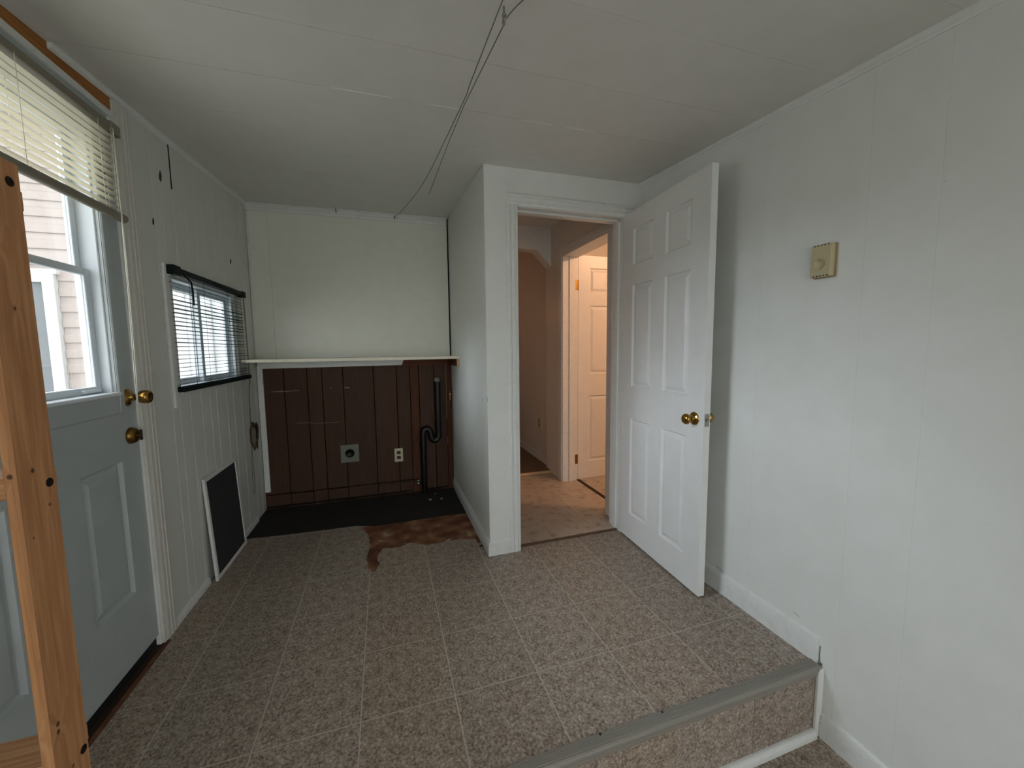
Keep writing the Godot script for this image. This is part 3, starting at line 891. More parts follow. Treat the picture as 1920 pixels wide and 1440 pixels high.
# ---------------------------------------------------------------- alcove
func build_alcove() -> void:
	var xc := xl(ZA)
	var w := thing("wall_back", "alcove back wall, white panel above brown wood panelling", "wall", Transform3D(Basis(), Vector3(0, 0, ZA)), "", "structure")
	one_box("wall_core", Vector3(xc - 0.15, -0.1, -0.14), Vector3(XS + 0.02, 2.5, -0.045), M.stud_wood, w)
	# upper white sheets
	var xe := [xc + 0.003, -0.775, 0.548]
	for i in xe.size() - 1:
		one_box("white_sheet", Vector3(xe[i] + 0.0005, 1.165, -0.02), Vector3(xe[i + 1] - 0.0005, 2.34, 0), M.panel_paint, w, 0.001)
	one_box("gap_backing", Vector3(0.54, 1.165, -0.045), Vector3(XS + 0.01, 2.4, -0.03), M.shadow_gap, w)
	var st := begin()
	box(st, Vector3(xc, -0.01, -0.045), Vector3(XS, 1.165, -0.04))
	obj("board_backing", st, M.shadow_gap, w)
	# brown boards
	var be := [xc + 0.004, -0.737, -0.576, -0.470, -0.317, -0.085, 0.095, 0.203]
	for i in be.size() - 1:
		one_box("panel_board", Vector3(be[i] + 0.0022, 0.115, -0.012), Vector3(be[i + 1] - 0.0022, 1.165, 0), M["panelling_%d" % (i * 2 % 3)], w, 0.002)
		one_box("panel_board", Vector3(be[i] + 0.0022, 0.02, -0.016), Vector3(be[i + 1] - 0.0022, 0.108 - 0.004 * (i % 2), -0.004), M["panelling_%d" % (i * 2 % 3)], w, 0.002)
	for b in [[0.278, 0.405], [0.405, 0.508]]:
		one_box("panel_board", Vector3(b[0] + 0.0022, 0.02, -0.012), Vector3(b[1] - 0.0022, 1.165, 0), M["panelling_%d" % (1 if b[0] < 0.3 else 0)], w, 0.002)
	one_box("stud", Vector3(0.205, 0.0, -0.045), Vector3(0.277, 1.165, -0.022), M.stud_wood, w, 0.002)
	one_box("stud", Vector3(0.512, 0.0, -0.045), Vector3(0.556, 1.165, -0.024), M.stud_wood, w, 0.002)
	one_box("pale_edge", Vector3(0.5065, 0.62, -0.01), Vector3(0.5095, 1.12, 0.0006), M.torn_paper, w)
	one_box("pale_edge", Vector3(0.5065, 0.40, -0.01), Vector3(0.5095, 0.46, 0.0006), M.torn_paper, w)
	# streaks of old white paint
	for s in [[-0.85, -0.70, 0.920, 0.006], [-0.72, -0.627, 0.922, 0.004], [-0.69, -0.56, 0.666, 0.003], [-0.58, -0.36, 0.655, 0.0028], [-0.318, -0.268, 0.930, 0.007], [-0.414, -0.402, 0.934, 0.008]]:
		st = begin()
		extrude(st, v2([s[0], s[2], (s[0] + s[1]) / 2, s[2] + s[3] * 0.6, s[1], s[2] + s[3] * 0.2, s[1] - 0.004, s[2] - s[3] * 0.4, (s[0] + s[1]) / 2, s[2] - s[3] * 0.4]), Vector3(0, 0, 0), Vector3.RIGHT, Vector3.UP, Vector3.BACK * 0.0006)
		obj("paint_streak", st, M.torn_paper, w)
	# top moulding, corner strips
	st = begin()
	var y0 := 2.258
	extrude(st, v2([0, 0, 0.014, 0.0, 0.018, 0.012, 0.013, 0.014, 0.013, 0.02, 0.019, 0.023, 0.019, 0.036, 0.014, 0.039, 0.014, 0.045, 0.021, 0.05, 0.018, 0.062, 0, 0.066]), Vector3(-0.30, y0, ZA), Vector3.BACK, Vector3.UP, Vector3(0.845, 0.002, 0))
	tag(obj("trim_4", st, M.trim_white), "right length of white moulding above the alcove panel", "moulding", "", "structure")
	st = begin()
	extrude(st, v2([0, 0, 0.015, 0.0, 0.020, 0.012, 0.015, 0.014, 0.015, 0.02, 0.021, 0.023, 0.021, 0.036, 0.016, 0.039, 0.016, 0.045, 0.023, 0.05, 0.019, 0.058, 0, 0.06]), Vector3(xc + 0.004, y0 - 0.004, ZA), Vector3.BACK, Vector3.UP, Vector3(0.62, 0.006, 0))
	tag(obj("trim_5", st, M.trim_white), "left length of white moulding above the alcove panel", "moulding", "", "structure")
	one_box("trim_6", Vector3(xc + 0.001, 1.18, ZA), Vector3(xc + 0.016, 2.25, ZA + 0.012), M.trim_white, null, 0.004)
	tag(get_node("trim_6"), "thin white upright strip in the alcove corner above the shelf", "moulding", "", "structure")
	one_box("trim_7", Vector3(xc + 0.004, 0.14, ZA), Vector3(xc + 0.042, 1.12, ZA + 0.016), M.trim_white, null, 0.003)
	tag(get_node("trim_7"), "white upright strip in the alcove corner below the shelf", "moulding", "", "structure")

	# shelf with its supports
	var sh := thing("wall_shelf", "cream shelf spanning the alcove at eye level", "shelf", Transform3D(Basis(), Vector3(0, 1.155, ZA)))
	st = begin()
	extrude(st, v2([xl(ZA) + 0.003, 0.001, XS - 0.001, 0.001, XS - 0.001, 0.385, 0.50, 0.384, xl(-3.1) + 0.01, 0.322, xl(-3.1) + 0.003, 0.316]), Vector3(0, 0, 0), Vector3.RIGHT, Vector3.BACK, Vector3.UP * 0.02)
	obj("board", st, M.shelf_cream, sh)
	st = begin()
	extrude(st, v2([xc + 0.012, 0.0, 0.163, 0.0, 0.14, -0.052, xc + 0.012, -0.056]), Vector3(0, 0, 0.003), Vector3.RIGHT, Vector3.UP, Vector3.BACK * 0.018)
	part_label(obj("apron", st, M.trim_white, sh), "white apron board under the shelf")
	part_label(one_box("cleat", Vector3(0.10, -0.058, 0.0006), Vector3(XS - 0.035, 0.0, 0.0028), M.cleat_wood, sh), "brown cleat")
	one_box("side_cleat", Vector3(XS - 0.020, -0.058, 0.004), Vector3(XS - 0.0005, 0.0, 0.372), M.cleat_wood, sh)
	part_label(one_box("cleat_end", Vector3(XS - 0.0198, -0.0575, 0.372), Vector3(XS - 0.0006, -0.0005, 0.3735), M.end_grain, sh), "pale cut end of the side cleat")

	# black drain pipe with trap
	var path := PackedVector3Array()
	for y in [0.965, 0.80, 0.65, 0.52]:
		path.append(Vector3(0.425, y, 0))
	for k in range(1, 8):
		var a := PI * k / 8.0
		path.append(Vector3(0.3915 + 0.0335 * cos(a), 0.50 - 0.05 * sin(a), 0))
	for k in range(1, 8):
		var a := PI * k / 8.0
		path.append(Vector3(0.3255 + 0.0325 * cos(a), 0.51 + 0.045 * sin(a), 0.0))
	for y in [0.49, 0.35, 0.2, -0.004]:
		path.append(Vector3(0.293, y, 0))
	var dp := thing("drain_pipe", "black plastic drain pipe with an s-bend in the alcove", "pipe", Transform3D(Basis(), Vector3(0, 0, ZA + 0.045)))
	st = begin()
	tube(st, path, 0.0255, 16)
	obj("pipe", st, M.black_pipe, dp)
	for c in [[0.425, 0.60, 0.045], [0.293, 0.415, 0.05], [0.425, 0.49, 0.03]]:
		st = begin()
		tube(st, PackedVector3Array([Vector3(c[0], c[1] - c[2] / 2, 0), Vector3(c[0], c[1] + c[2] / 2, 0)]), 0.0295, 16)
		obj("collar", st, M.black_pipe, dp)
	st = begin()
	lathe(st, v2([0.0, 0.021, 0.0, 0.0265, 0.012, 0.0275, 0.03, 0.0245, 0.036, 0.016, 0.037, 0.0]), Vector3(0.425, 0.955, 0), Vector3.UP, 18)
	part_label(obj("inlet_cap", st, M.plate_grey, dp), "grey cap at the top of the pipe")
	# copper stub beside the pipe
	var cs := thing("copper_stub", "small copper pipe stub by the partition in the alcove", "pipe", Transform3D(Basis(), Vector3(0.538, 0.84, ZA - 0.02)))
	st = begin()
	lathe(st, v2([0, 0, 0, 0.011, 0.03, 0.011, 0.03, 0.014, 0.05, 0.014, 0.052, 0.006, 0.052, 0.0]), Vector3.ZERO, Vector3(0, 0, 1), 16)
	obj("stub", st, M.copper, cs)
	st = begin()
	tube(st, PackedVector3Array([Vector3(0, -0.055, 0.02), Vector3(0, 0.02, 0.02)]), 0.009, 12)
	obj("elbow", st, M.copper, cs)
	# stub valve at the foot of the stud
	var sv := thing("stop_valve", "small stop valve at the foot of the brown panelling", "valve", Transform3D(Basis(), Vector3(0.245, 0.075, ZA + 0.0)))
	st = begin()
	lathe(st, v2([0, 0, 0, 0.012, 0.03, 0.012, 0.034, 0.018, 0.042, 0.018, 0.044, 0.0]), Vector3(0, 0, -0.02), Vector3(0, 0, 1), 14)
	obj("body", st, M.steel, sv)
	st = begin()
	lathe(st, v2([0, 0, 0, 0.017, 0.006, 0.017, 0.007, 0.0]), Vector3(0, 0.022, 0.008), Vector3.UP, 12)
	obj("handle", st, M.outlet_cream, sv)
	# thin supply pipe along the foot of the wall
	st = begin()
	tube(st, PackedVector3Array([Vector3(-0.10, 0.125, ZA + 0.008), Vector3(0.0, 0.113, ZA + 0.008), Vector3(0.12, 0.109, ZA + 0.008), Vector3(0.23, 0.104, ZA + 0.006)]), 0.007, 10)
	tag(obj("supply_pipe", st, M.rust), "thin dark pipe running along the foot of the panelling", "pipe")

	# dryer outlet and duplex outlet
	var dr := thing("dryer_outlet", "square grey plate with one large round black socket", "outlet", Transform3D(Basis(), Vector3(-0.292, 0.39, ZA)))
	one_box("plate", Vector3(-0.070, -0.074, 0), Vector3(0.070, 0.074, 0.008), M.plate_grey, dr, 0.003)
	st = begin()
	lathe(st, v2([0, 0.036, 0.005, 0.035, 0.006, 0.031, 0.0035, 0.030, 0.0035, 0.0]), Vector3(0, 0.002, 0.008), Vector3(0, 0, 1), 28)
	obj("socket", st, M.socket_black, dr)
	for x in [-0.052, 0.052]:
		st = begin()
		lathe(st, v2([0, 0.004, 0.0015, 0.003, 0.0016, 0]), Vector3(x, 0.058, 0.008), Vector3(0, 0, 1), 10)
		obj("screw", st, M.steel, dr)
	var ot := thing("duplex_outlet", "cream outlet plate with two dark sockets in the alcove", "outlet", Transform3D(Basis(), Vector3(0.092, 0.345, ZA)))
	one_box("box_side", Vector3(-0.032, -0.05, 0), Vector3(0.038, 0.052, 0.02), M.socket_black, ot)
	one_box("plate", Vector3(-0.037, -0.058, 0.018), Vector3(0.033, 0.058, 0.025), M.outlet_cream, ot, 0.003)
	for y in [-0.021, 0.021]:
		st = begin()
		var oval := PackedVector2Array()
		for k in 20:
			oval.append(Vector2(clampf(0.0175 * cos(TAU * k / 20), -0.0165, 0.0165), clampf(0.0165 * sin(TAU * k / 20), -0.0135, 0.0135)))
		extrude(st, oval, Vector3(-0.002, y, 0.025), Vector3.RIGHT, Vector3.UP, Vector3.BACK * 0.0015)
		obj("socket", st, M.socket_black, ot)

	# crumbs of plaster on the underlay
	for s in [[0.319, -3.182, 0.016, "pale plaster crumb nearest the drain pipe foot"], [0.410, -3.174, 0.011, "pale plaster crumb nearest the partition"], [0.375, -3.30, 0.009, "tiny pale crumb behind the other plaster crumbs"]]:
		st = begin()
		var r: float = s[2]
		extrude(st, v2([-r, -r * 0.4, -r * 0.2, -r * 0.7, r * 0.9, -r * 0.3, r * 0.6, r * 0.6, -r * 0.5, r * 0.7]), Vector3(s[0], -0.0011, s[1]), Vector3.RIGHT, Vector3.BACK, Vector3.UP * r * 0.5)
		tag(obj("plaster_crumb", st, M.torn_paper), s[3], "crumb", "plaster crumbs on the alcove floor")


# ---------------------------------------------------------------- doorway
func build_doorway() -> void:
	var c := thing("trim_8", "white casing and jambs of the inner doorway", "door casing", Transform3D(Basis(), Vector3(0, 0, ZD)), "", "structure")
	var cas := v2([0, 0, 0.066, 0, 0.066, 0.009, 0.058, 0.014, 0.05, 0.014, 0.047, 0.0085, 0.042, 0.0085, 0.039, 0.015, 0.024, 0.015, 0.021, 0.0095, 0.016, 0.0095, 0.013, 0.012, 0.006, 0.010, 0, 0.008])
	var st := begin()
	extrude(st, cas, Vector3(0.751, 0, 0), Vector3.LEFT, Vector3.BACK, Vector3.UP * 2.035)
	obj("side_casing", st, M.trim_white, c)
	st = begin()
	extrude(st, cas, Vector3(1.463, 0, 0), Vector3.RIGHT, Vector3.BACK, Vector3.UP * 2.035)
	obj("side_casing", st, M.trim_white, c)
	st = begin()
	extrude(st, cas, Vector3(0.685, 2.035, 0), Vector3.UP, Vector3.BACK, Vector3.RIGHT * 0.844)
	obj("head_casing", st, M.trim_white, c)
	one_box("jamb", Vector3(0.733, 0.0, -0.135), Vector3(0.755, 2.035, 0.0), M.trim_white, c)
	one_box("jamb", Vector3(1.458, 0.0, -0.135), Vector3(1.48, 2.035, 0.0), M.trim_white, c)
	one_box("head_jamb", Vector3(0.733, 2.03, -0.135), Vector3(1.48, 2.05, 0.0), M.trim_white, c)
	one_box("stop", Vector3(0.755, 0.0, -0.085), Vector3(0.766, 2.03, -0.045), M.trim_white, c, 0.002)
	one_box("stop", Vector3(1.447, 0.0, -0.085), Vector3(1.458, 2.03, -0.045), M.trim_white, c, 0.002)
	one_box("head_stop", Vector3(0.755, 2.018, -0.085), Vector3(1.458, 2.03, -0.045), M.trim_white, c, 0.002)
	one_box("strike_plate", Vector3(0.7545, 0.86, -0.04), Vector3(0.7562, 0.92, -0.008), M.aged_brass, c)
	# baseboards on the partition
	st = begin()
	extrude(st, baseboard_profile(0.098, 0.013), Vector3(XS, -0.006, ZA), Vector3.LEFT, Vector3.UP, Vector3.BACK * (ZD - ZA + 0.013))
	tag(obj("baseboard_alcove", st, M.trim_white), "white baseboard along the partition inside the alcove", "baseboard", "", "structure")
	st = begin()
	extrude(st, baseboard_profile(0.092, 0.013), Vector3(XS - 0.0, 0, ZD), Vector3.BACK, Vector3.UP, Vector3.RIGHT * (0.685 - XS))
	tag(obj("baseboard_front", st, M.trim_white), "short white baseboard on the partition end beside the doorway", "baseboard", "", "structure")
	# scratches near the partition corner
	for s in [[-2.30, 0.923, 0.010, "small grey scuff on the partition inside the alcove"], [-2.186, 0.94, 0.016, "dark chip on the partition corner beside the doorway"]]:
		st = begin()
		box(st, Vector3(XS - 0.0006, s[1] - s[2], s[0] - 0.004), Vector3(XS + 0.001, s[1] + s[2], s[0] + 0.004))
		tag(obj("wall_chip", st, M.plate_grey), s[3], "scuff")

	# the open six-panel door
	var e := Vector3(-0.0375, 0, 0.7302).normalized()
	var t := Transform3D(Basis(e, Vector3.UP, e.cross(Vector3.UP)), Vector3(1.4536, 0, ZD))
	t.origin -= t.basis.z * 0.0175
	var d := thing("door_2", "open white six-panel door with brass knob", "door", t, "", "structure")
	six_panel(d, 0.7305, M.door_white)
	for side in [1.0, -1.0]:
		var st2 := begin()
		lathe(st2, v2([0, 0.0, 0, 0.032, 0.003, 0.032, 0.007, 0.028, 0.010, 0.016, 0.014, 0.0115, 0.026, 0.0115, 0.030, 0.016, 0.036, 0.0225, 0.044, 0.0262, 0.052, 0.0255, 0.058, 0.021, 0.0615, 0.013, 0.0625, 0.0]), Vector3(0.668, 0.885, 0.0175 * side), Vector3(0, 0, side), 28)
		part_label(obj("knob", st2, M.brass, d), "polished brass knob")
	part_label(one_box("latch_plate", Vector3(0.7300, 0.855, -0.0125), Vector3(0.7315, 0.915, 0.0125), M.steel, d), "steel latch plate")
	st = begin()
	tube(st, PackedVector3Array([Vector3(0.730, 0.885, 0), Vector3(0.741, 0.885, 0)]), 0.0075, 12)
	obj("latch_bolt", st, M.steel, d)
	for y in [0.20, 1.02, 1.84]:
		st = begin()
		tube(st, PackedVector3Array([Vector3(-0.004, y - 0.04, -0.022), Vector3(-0.004, y + 0.04, -0.022)]), 0.005, 10)
		obj("hinge", st, M.aged_brass, d)

func six_panel(d: Node3D, w: float, m: Material) -> void:
	var s := w / 0.7305
	var holes := []
	for x in [[0.108, 0.306], [0.415, 0.612]]:
		for y in [[1.72, 1.935], [0.988, 1.605], [0.175, 0.788]]:
			holes.append([x[0] * s, x[1] * s, y[0], y[1]])
	put("slab", door_frame_mesh(w, 0.012, 2.042, 0.035, holes), m, d)
	for h in holes:
		at(put("panel", panel_mesh(h[1] - h[0], h[3] - h[2], 0.035), m, d), Vector3(h[0], h[2], 0))


# ---------------------------------------------------------------- hall beyond
func build_hall() -> void:
	var zh := ZD - 0.13
	var zf := -3.45
	var w := thing("wall_hall", "dim hall wall with a lit doorway on its right", "wall", Transform3D(), "", "structure")
	var st := begin()
	box(st, Vector3(1.52, -0.1, -2.452), Vector3(1.66, 2.5, zh + 0.02))       # right wall, near
	box(st, Vector3(1.52, 2.04, -3.20), Vector3(1.66, 2.5, -2.452))           # over the doorway
	box(st, Vector3(1.52, -0.1, -3.58), Vector3(1.66, 2.5, -3.20))            # far
	box(st, Vector3(0.60, -0.1, -3.60), Vector3(0.70, 2.5, zh + 0.02))
	obj("wall_core", st, M.hall_paint, w)
	# far wall with a chamfered opening
	w = thing("wall_hall_end", "hall end wall with a chamfered opening into a dark passage", "wall", Transform3D(), "", "structure")
	st = begin()
	extrude(st, v2([0.69, 2.5, 0.69, 2.13, 1.37, 2.13, 1.53, 1.975, 1.53, 2.5]), Vector3(0, 0, zf - 0.12), Vector3.RIGHT, Vector3.UP, Vector3.BACK * 0.12)
	obj("header", st, M.trim_white, w)
	# passage
	w = thing("wall_passage", "dark passage walls beyond the hall", "wall", Transform3D(), "", "structure")
	st = begin()
	box(st, Vector3(1.56, -0.1, -6.2), Vector3(1.68, 2.6, zf - 0.12))
	box(st, Vector3(0.52, -0.1, -6.2), Vector3(0.64, 2.6, zf - 0.12))
	box(st, Vector3(0.52, -0.1, -6.3), Vector3(1.68, 2.6, -6.2))
	box(st, Vector3(0.52, 2.36, -6.3), Vector3(1.68, 2.5, zf - 0.12))
	obj("wall_core", st, M.hall_paint, w)
	st = begin()
	extrude(st, baseboard_profile(0.09, 0.012), Vector3(1.56, 0.03, -6.19), Vector3.LEFT, Vector3.UP, Vector3.BACK * (6.19 - 3.585))
	tag(obj("baseboard_passage", st, M.trim_white), "baseboard along the dark passage wall", "baseboard", "", "structure")
	w = thing("ceiling_001", "hall ceiling above the inner doorway", "ceiling", Transform3D(), "", "structure")
	one_box("slab", Vector3(0.5, 2.335, -3.6), Vector3(1.7, 2.48, zh + 0.02), M.ceiling_paint, w)
	# floors
	var f := thing("floor_002", "pale marbled hall floor seen through the doorway", "floor", Transform3D(), "", "structure")
	one_box("slab", Vector3(0.70, -0.12, -3.47), Vector3(1.66, 0.004, -2.222), M.hall_joint, f)
	var x := 0.70
	while x < 1.64:
		var z := -2.224
		while z > -3.46:
			one_box("tile", Vector3(x + 0.001, 0.002, maxf(z - 0.304, -3.469)), Vector3(minf(x + 0.304, 1.655), 0.008, z - 0.001), M.hall_vinyl, f)
			z -= 0.305
		x += 0.305
	st = begin()
	cbox(st, Vector3(0.756, 0.0, -2.230), Vector3(1.457, 0.0095, -2.210), 0.003)
	tag(obj("threshold_strip", st, M.brown_strip), "dark brown strip across the inner doorway floor", "threshold")
	f = thing("floor_003", "raised floor of the dark passage", "floor", Transform3D(), "", "structure")
	one_box("slab", Vector3(0.62, -0.12, -6.3), Vector3(1.60, 0.03, -3.47), M.passage_carpet, f)
	st = begin()
	tube(st, PackedVector3Array([Vector3(0.70, 0.02, -3.462), Vector3(1.52, 0.02, -3.462)]), 0.014, 10)
	tag(obj("threshold_bar", st, M.end_grain), "pale rounded edge where the passage floor rises", "threshold")
	# passage outlet
	var ot := thing("wall_outlet", "small outlet low on the dark passage wall", "outlet", Transform3D(Basis(), Vector3(1.56, 0.43, -3.85)))
	one_box("plate", Vector3(-0.007, -0.057, -0.035), Vector3(0, 0.057, 0.035), M.outlet_cream, ot, 0.002)
	one_box("socket", Vector3(-0.009, 0.008, -0.014), Vector3(-0.006, 0.034, 0.014), M.plate_grey, ot)
	one_box("socket", Vector3(-0.009, -0.034, -0.014), Vector3(-0.006, -0.008, 0.014), M.plate_grey, ot)
	# side doorway casing, jambs
	var c := thing("trim_9", "warm lit casing of the doorway on the hall's right", "door casing", Transform3D(), "", "structure")
	one_box("casing", Vector3(1.506, 0.008, -3.262), Vector3(1.52, 2.035, -3.2), M.trim_white, c, 0.003)
	one_box("casing", Vector3(1.506, 0.008, -2.452), Vector3(1.52, 2.035, -2.39), M.trim_white, c, 0.003)
	one_box("casing", Vector3(1.506, 2.035, -3.262), Vector3(1.52, 2.097, -2.39), M.trim_white, c, 0.003)
	one_box("jamb", Vector3(1.515, 0.008, -3.206), Vector3(1.665, 2.04, -3.186), M.trim_white, c)
	one_box("jamb", Vector3(1.515, 0.008, -2.466), Vector3(1.665, 2.04, -2.446), M.trim_white, c)
	one_box("head_jamb", Vector3(1.515, 2.022, -3.206), Vector3(1.665, 2.042, -2.446), M.trim_white, c)
	one_box("stop", Vector3(1.575, 0.008, -3.188), Vector3(1.61, 2.024, -3.176), M.trim_white, c, 0.002)
	one_box("threshold", Vector3(1.655, 0.0, -3.186), Vector3(1.685, 0.0125, -2.466), M.rust, c)
	# door into the lit room
	var d := thing("door_3", "peach lit six-panel door standing open off the hall", "door", Transform3D(Basis(), Vector3(1.672, 0, -3.212)), "", "structure")
	six_panel(d, 0.76, M.door_white)
	for y in [0.205, 1.78]:
		var h := Node3D.new()
		h.name = "hinge"
		d.add_child(h, true)
		var st2 := begin()
		tube(st2, PackedVector3Array([Vector3(-0.008, y - 0.045, 0.022), Vector3(-0.008, y + 0.045, 0.022)]), 0.0065, 10)
		obj("pin", st2, M.aged_brass, h)
		one_box("leaf", Vector3(-0.034, y - 0.043, 0.0245), Vector3(-0.009, y + 0.043, 0.0265), M.aged_brass, h)
	# side room that the warm lamp lights
	w = thing("wall_side_room", "walls of the warm lit room off the hall", "wall", Transform3D(), "", "structure")
	st = begin()
	box(st, Vector3(1.69, -0.1, -3.9), Vector3(4.0, 2.6, -3.78))
	box(st, Vector3(3.9, -0.1, -3.9), Vector3(4.0, 2.6, -1.3))
	box(st, Vector3(1.69, -0.1, -1.3), Vector3(4.0, 2.6, -1.2))
	box(st, Vector3(1.66, -0.1, -3.9), Vector3(1.70, 2.6, -3.5))
	box(st, Vector3(1.64, 2.4, -3.9), Vector3(4.0, 2.52, -1.2))
	obj("wall_core", st, M.hall_paint, w)
	f = thing("floor_004", "floor of the warm lit room off the hall", "floor", Transform3D(), "", "structure")
	one_box("slab", Vector3(1.66, -0.12, -3.9), Vector3(4.0, 0.009, -1.2), M.hall_vinyl, f)
	lamp(Transform3D(Basis(), Vector3(2.55, 2.4, -1.95)), "ceiling_lamp", "round glass ceiling lamp in the warm side room", 0.72, Color(1.0, 0.77, 0.60))
	lamp(Transform3D(Basis(Vector3(0, 1, 0), Vector3(-1, 0, 0), Vector3(0, 0, 1)), Vector3(0.64, 1.70, -4.62)), "wall_lamp", "round glass wall lamp in the dark passage", 0.014, Color(1.0, 0.62, 0.30))

func lamp(t: Transform3D, called: String, label: String, energy: float, c: Color) -> void:
	var l := thing(called, label, "lamp", t)
	var st := begin()
	lathe(st, v2([0, 0, 0, 0.09, 0.02, 0.09, 0.022, 0.085, 0.022, 0.0]), Vector3.ZERO, Vector3.DOWN, 24)
	obj("base", st, M.trim_white, l)
	st = begin()
	lathe(st, v2([0.02, 0.08, 0.05, 0.105, 0.09, 0.105, 0.125, 0.075, 0.14, 0.035, 0.143, 0.0]), Vector3.ZERO, Vector3.DOWN, 24)
	obj("lamp_shade", st, M.lamp_glass, l)
	var o := OmniLight3D.new()
	o.name = "bulb_light"
	o.light_color = c
	o.light_energy = energy
	o.light_size = 0.05
	o.omni_range = 9.0
	o.omni_attenuation = 2.0
	o.shadow_enabled = true
	l.add_child(o)
	o.position = Vector3(0, -0.08, 0)


# ---------------------------------------------------------------- right side
func build_right_side() -> void:
	var st := begin()
	extrude(st, baseboard_profile(0.105, 0.014), Vector3(0, 0, -0.18), Vector3.LEFT, Vector3.UP, Vector3.BACK * (0.18 + 1.012))
	var o := tag(obj("baseboard_right", st, M.trim_white), "ridged white baseboard along the right wall above the step", "baseboard", "", "structure")
	o.transform = TR
	st = begin()
	extrude(st, baseboard_profile(0.10, 0.014), Vector3(0, -STEP, 1.04), Vector3.LEFT, Vector3.UP, Vector3.BACK * 2.74)
	o = tag(obj("baseboard_right", st, M.trim_white), "ridged white baseboard along the right wall below the step", "baseboard", "", "structure")
	o.transform = TR
	# dark chip where the upper baseboard ends
	st = begin()
	extrude(st, v2([0.002, 0, 0.012, 0.004, 0.016, 0.018, 0.007, 0.02, 0.005, 0.05, 0.006, 0.082, 0.003, 0.085, 0.001, 0.05]), Vector3(0.0005, -0.012, 1.012), Vector3.BACK, Vector3.UP, Vector3.LEFT * 0.002)
	o = tag(obj("wall_chip", st, M.plate_grey), "grey chip in the wall at the end of the upper baseboard", "scuff")
	o.transform = TR
	# small scuffs
	for s in [[0.53, 0.115, 0.02, 0.004, "dark scuff on the wall just above the baseboard beside the door"], [0.92, 0.135, 0.014, 0.003, "faint grey scuff above the baseboard between door and step"], [1.265, 1.70, 0.0018, 0.0025, "tiny nail mark high on the right wall"]]:
		st = begin()
		extrude(st, v2([-s[2], s[3], 0, s[3] * 0.4, s[2], -s[3] * 0.6, s[2] * 0.8, -s[3], 0, -s[3] * 0.3, -s[2], s[3] * 0.4]), Vector3(0.0005, s[1], s[0]), Vector3.BACK, Vector3.UP, Vector3.LEFT * 0.001)
		o = tag(obj("wall_scuff", st, M.plate_grey), s[4], "scuff")
		o.transform = TR
	# thermostat
	var t := thing("thermostat", "beige square thermostat with a round dial on the right wall", "thermostat", TR * Transform3D(Basis(Vector3(0, 0, 1), Vector3.UP, Vector3(-1, 0, 0)), Vector3(0, 1.54, 0.952)))
	one_box("back_plate", Vector3(-0.038, -0.060, 0), Vector3(0.036, 0.059, 0.012), M.thermostat_side, t, 0.002)
	one_box("cover", Vector3(-0.037, -0.058, 0.010), Vector3(0.035, 0.058, 0.030), M.thermostat_beige, t, 0.003)
	st = begin()
	lathe(st, v2([0, 0.0225, 0.0018, 0.0222, 0.0022, 0.0205, 0.0006, 0.020, 0.0006, 0.0]), Vector3(-0.004, -0.012, 0.030), Vector3(0, 0, 1), 30)
	obj("dial", st, M.thermostat_beige, t)
	one_box("pointer", Vector3(-0.005, -0.002, 0.0304), Vector3(-0.003, 0.006, 0.0318), M.thermostat_side, t)
	for k in 5:
		for y in [-0.056, 0.0535]:
			one_box("vent_slot", Vector3(-0.026 + k * 0.0118, y, 0.0285), Vector3(-0.021 + k * 0.0118, y + 0.0042, 0.0304), M.socket_black, t)
	for k in 7:
		var a := PI * (0.1 + 0.8 * k / 6.0)
		var q := one_box("dial_mark", Vector3(-0.0005, -0.0015, 0), Vector3(0.0005, 0.0015, 0.0003), M.thermostat_side, t)
		q.position = Vector3(-0.004 + 0.0265 * cos(a), -0.012 + 0.0265 * sin(a), 0.0299)
		q.rotation.z = a - PI / 2


# ---------------------------------------------------------------- ceiling
func ceiling_piece(st: SurfaceTool, x0: float, x1: float, z0: float, z1: float, t: float, lift := 0.0) -> void:
	var p := []
	for c in [[x0, z0], [x1, z0], [x1, z1], [x0, z1]]:
		p.append(Vector3(c[0], ceil_y(c[0], c[1]) + lift, c[1]))
	var up := Vector3.UP * t
	quad(st, p[0], p[1], p[2], p[3])
	quad(st, p[3] + up, p[2] + up, p[1] + up, p[0] + up)
	for k in 4:
		var l := (k + 1) % 4
		quad(st, p[k] + up, p[l] + up, p[l], p[k])

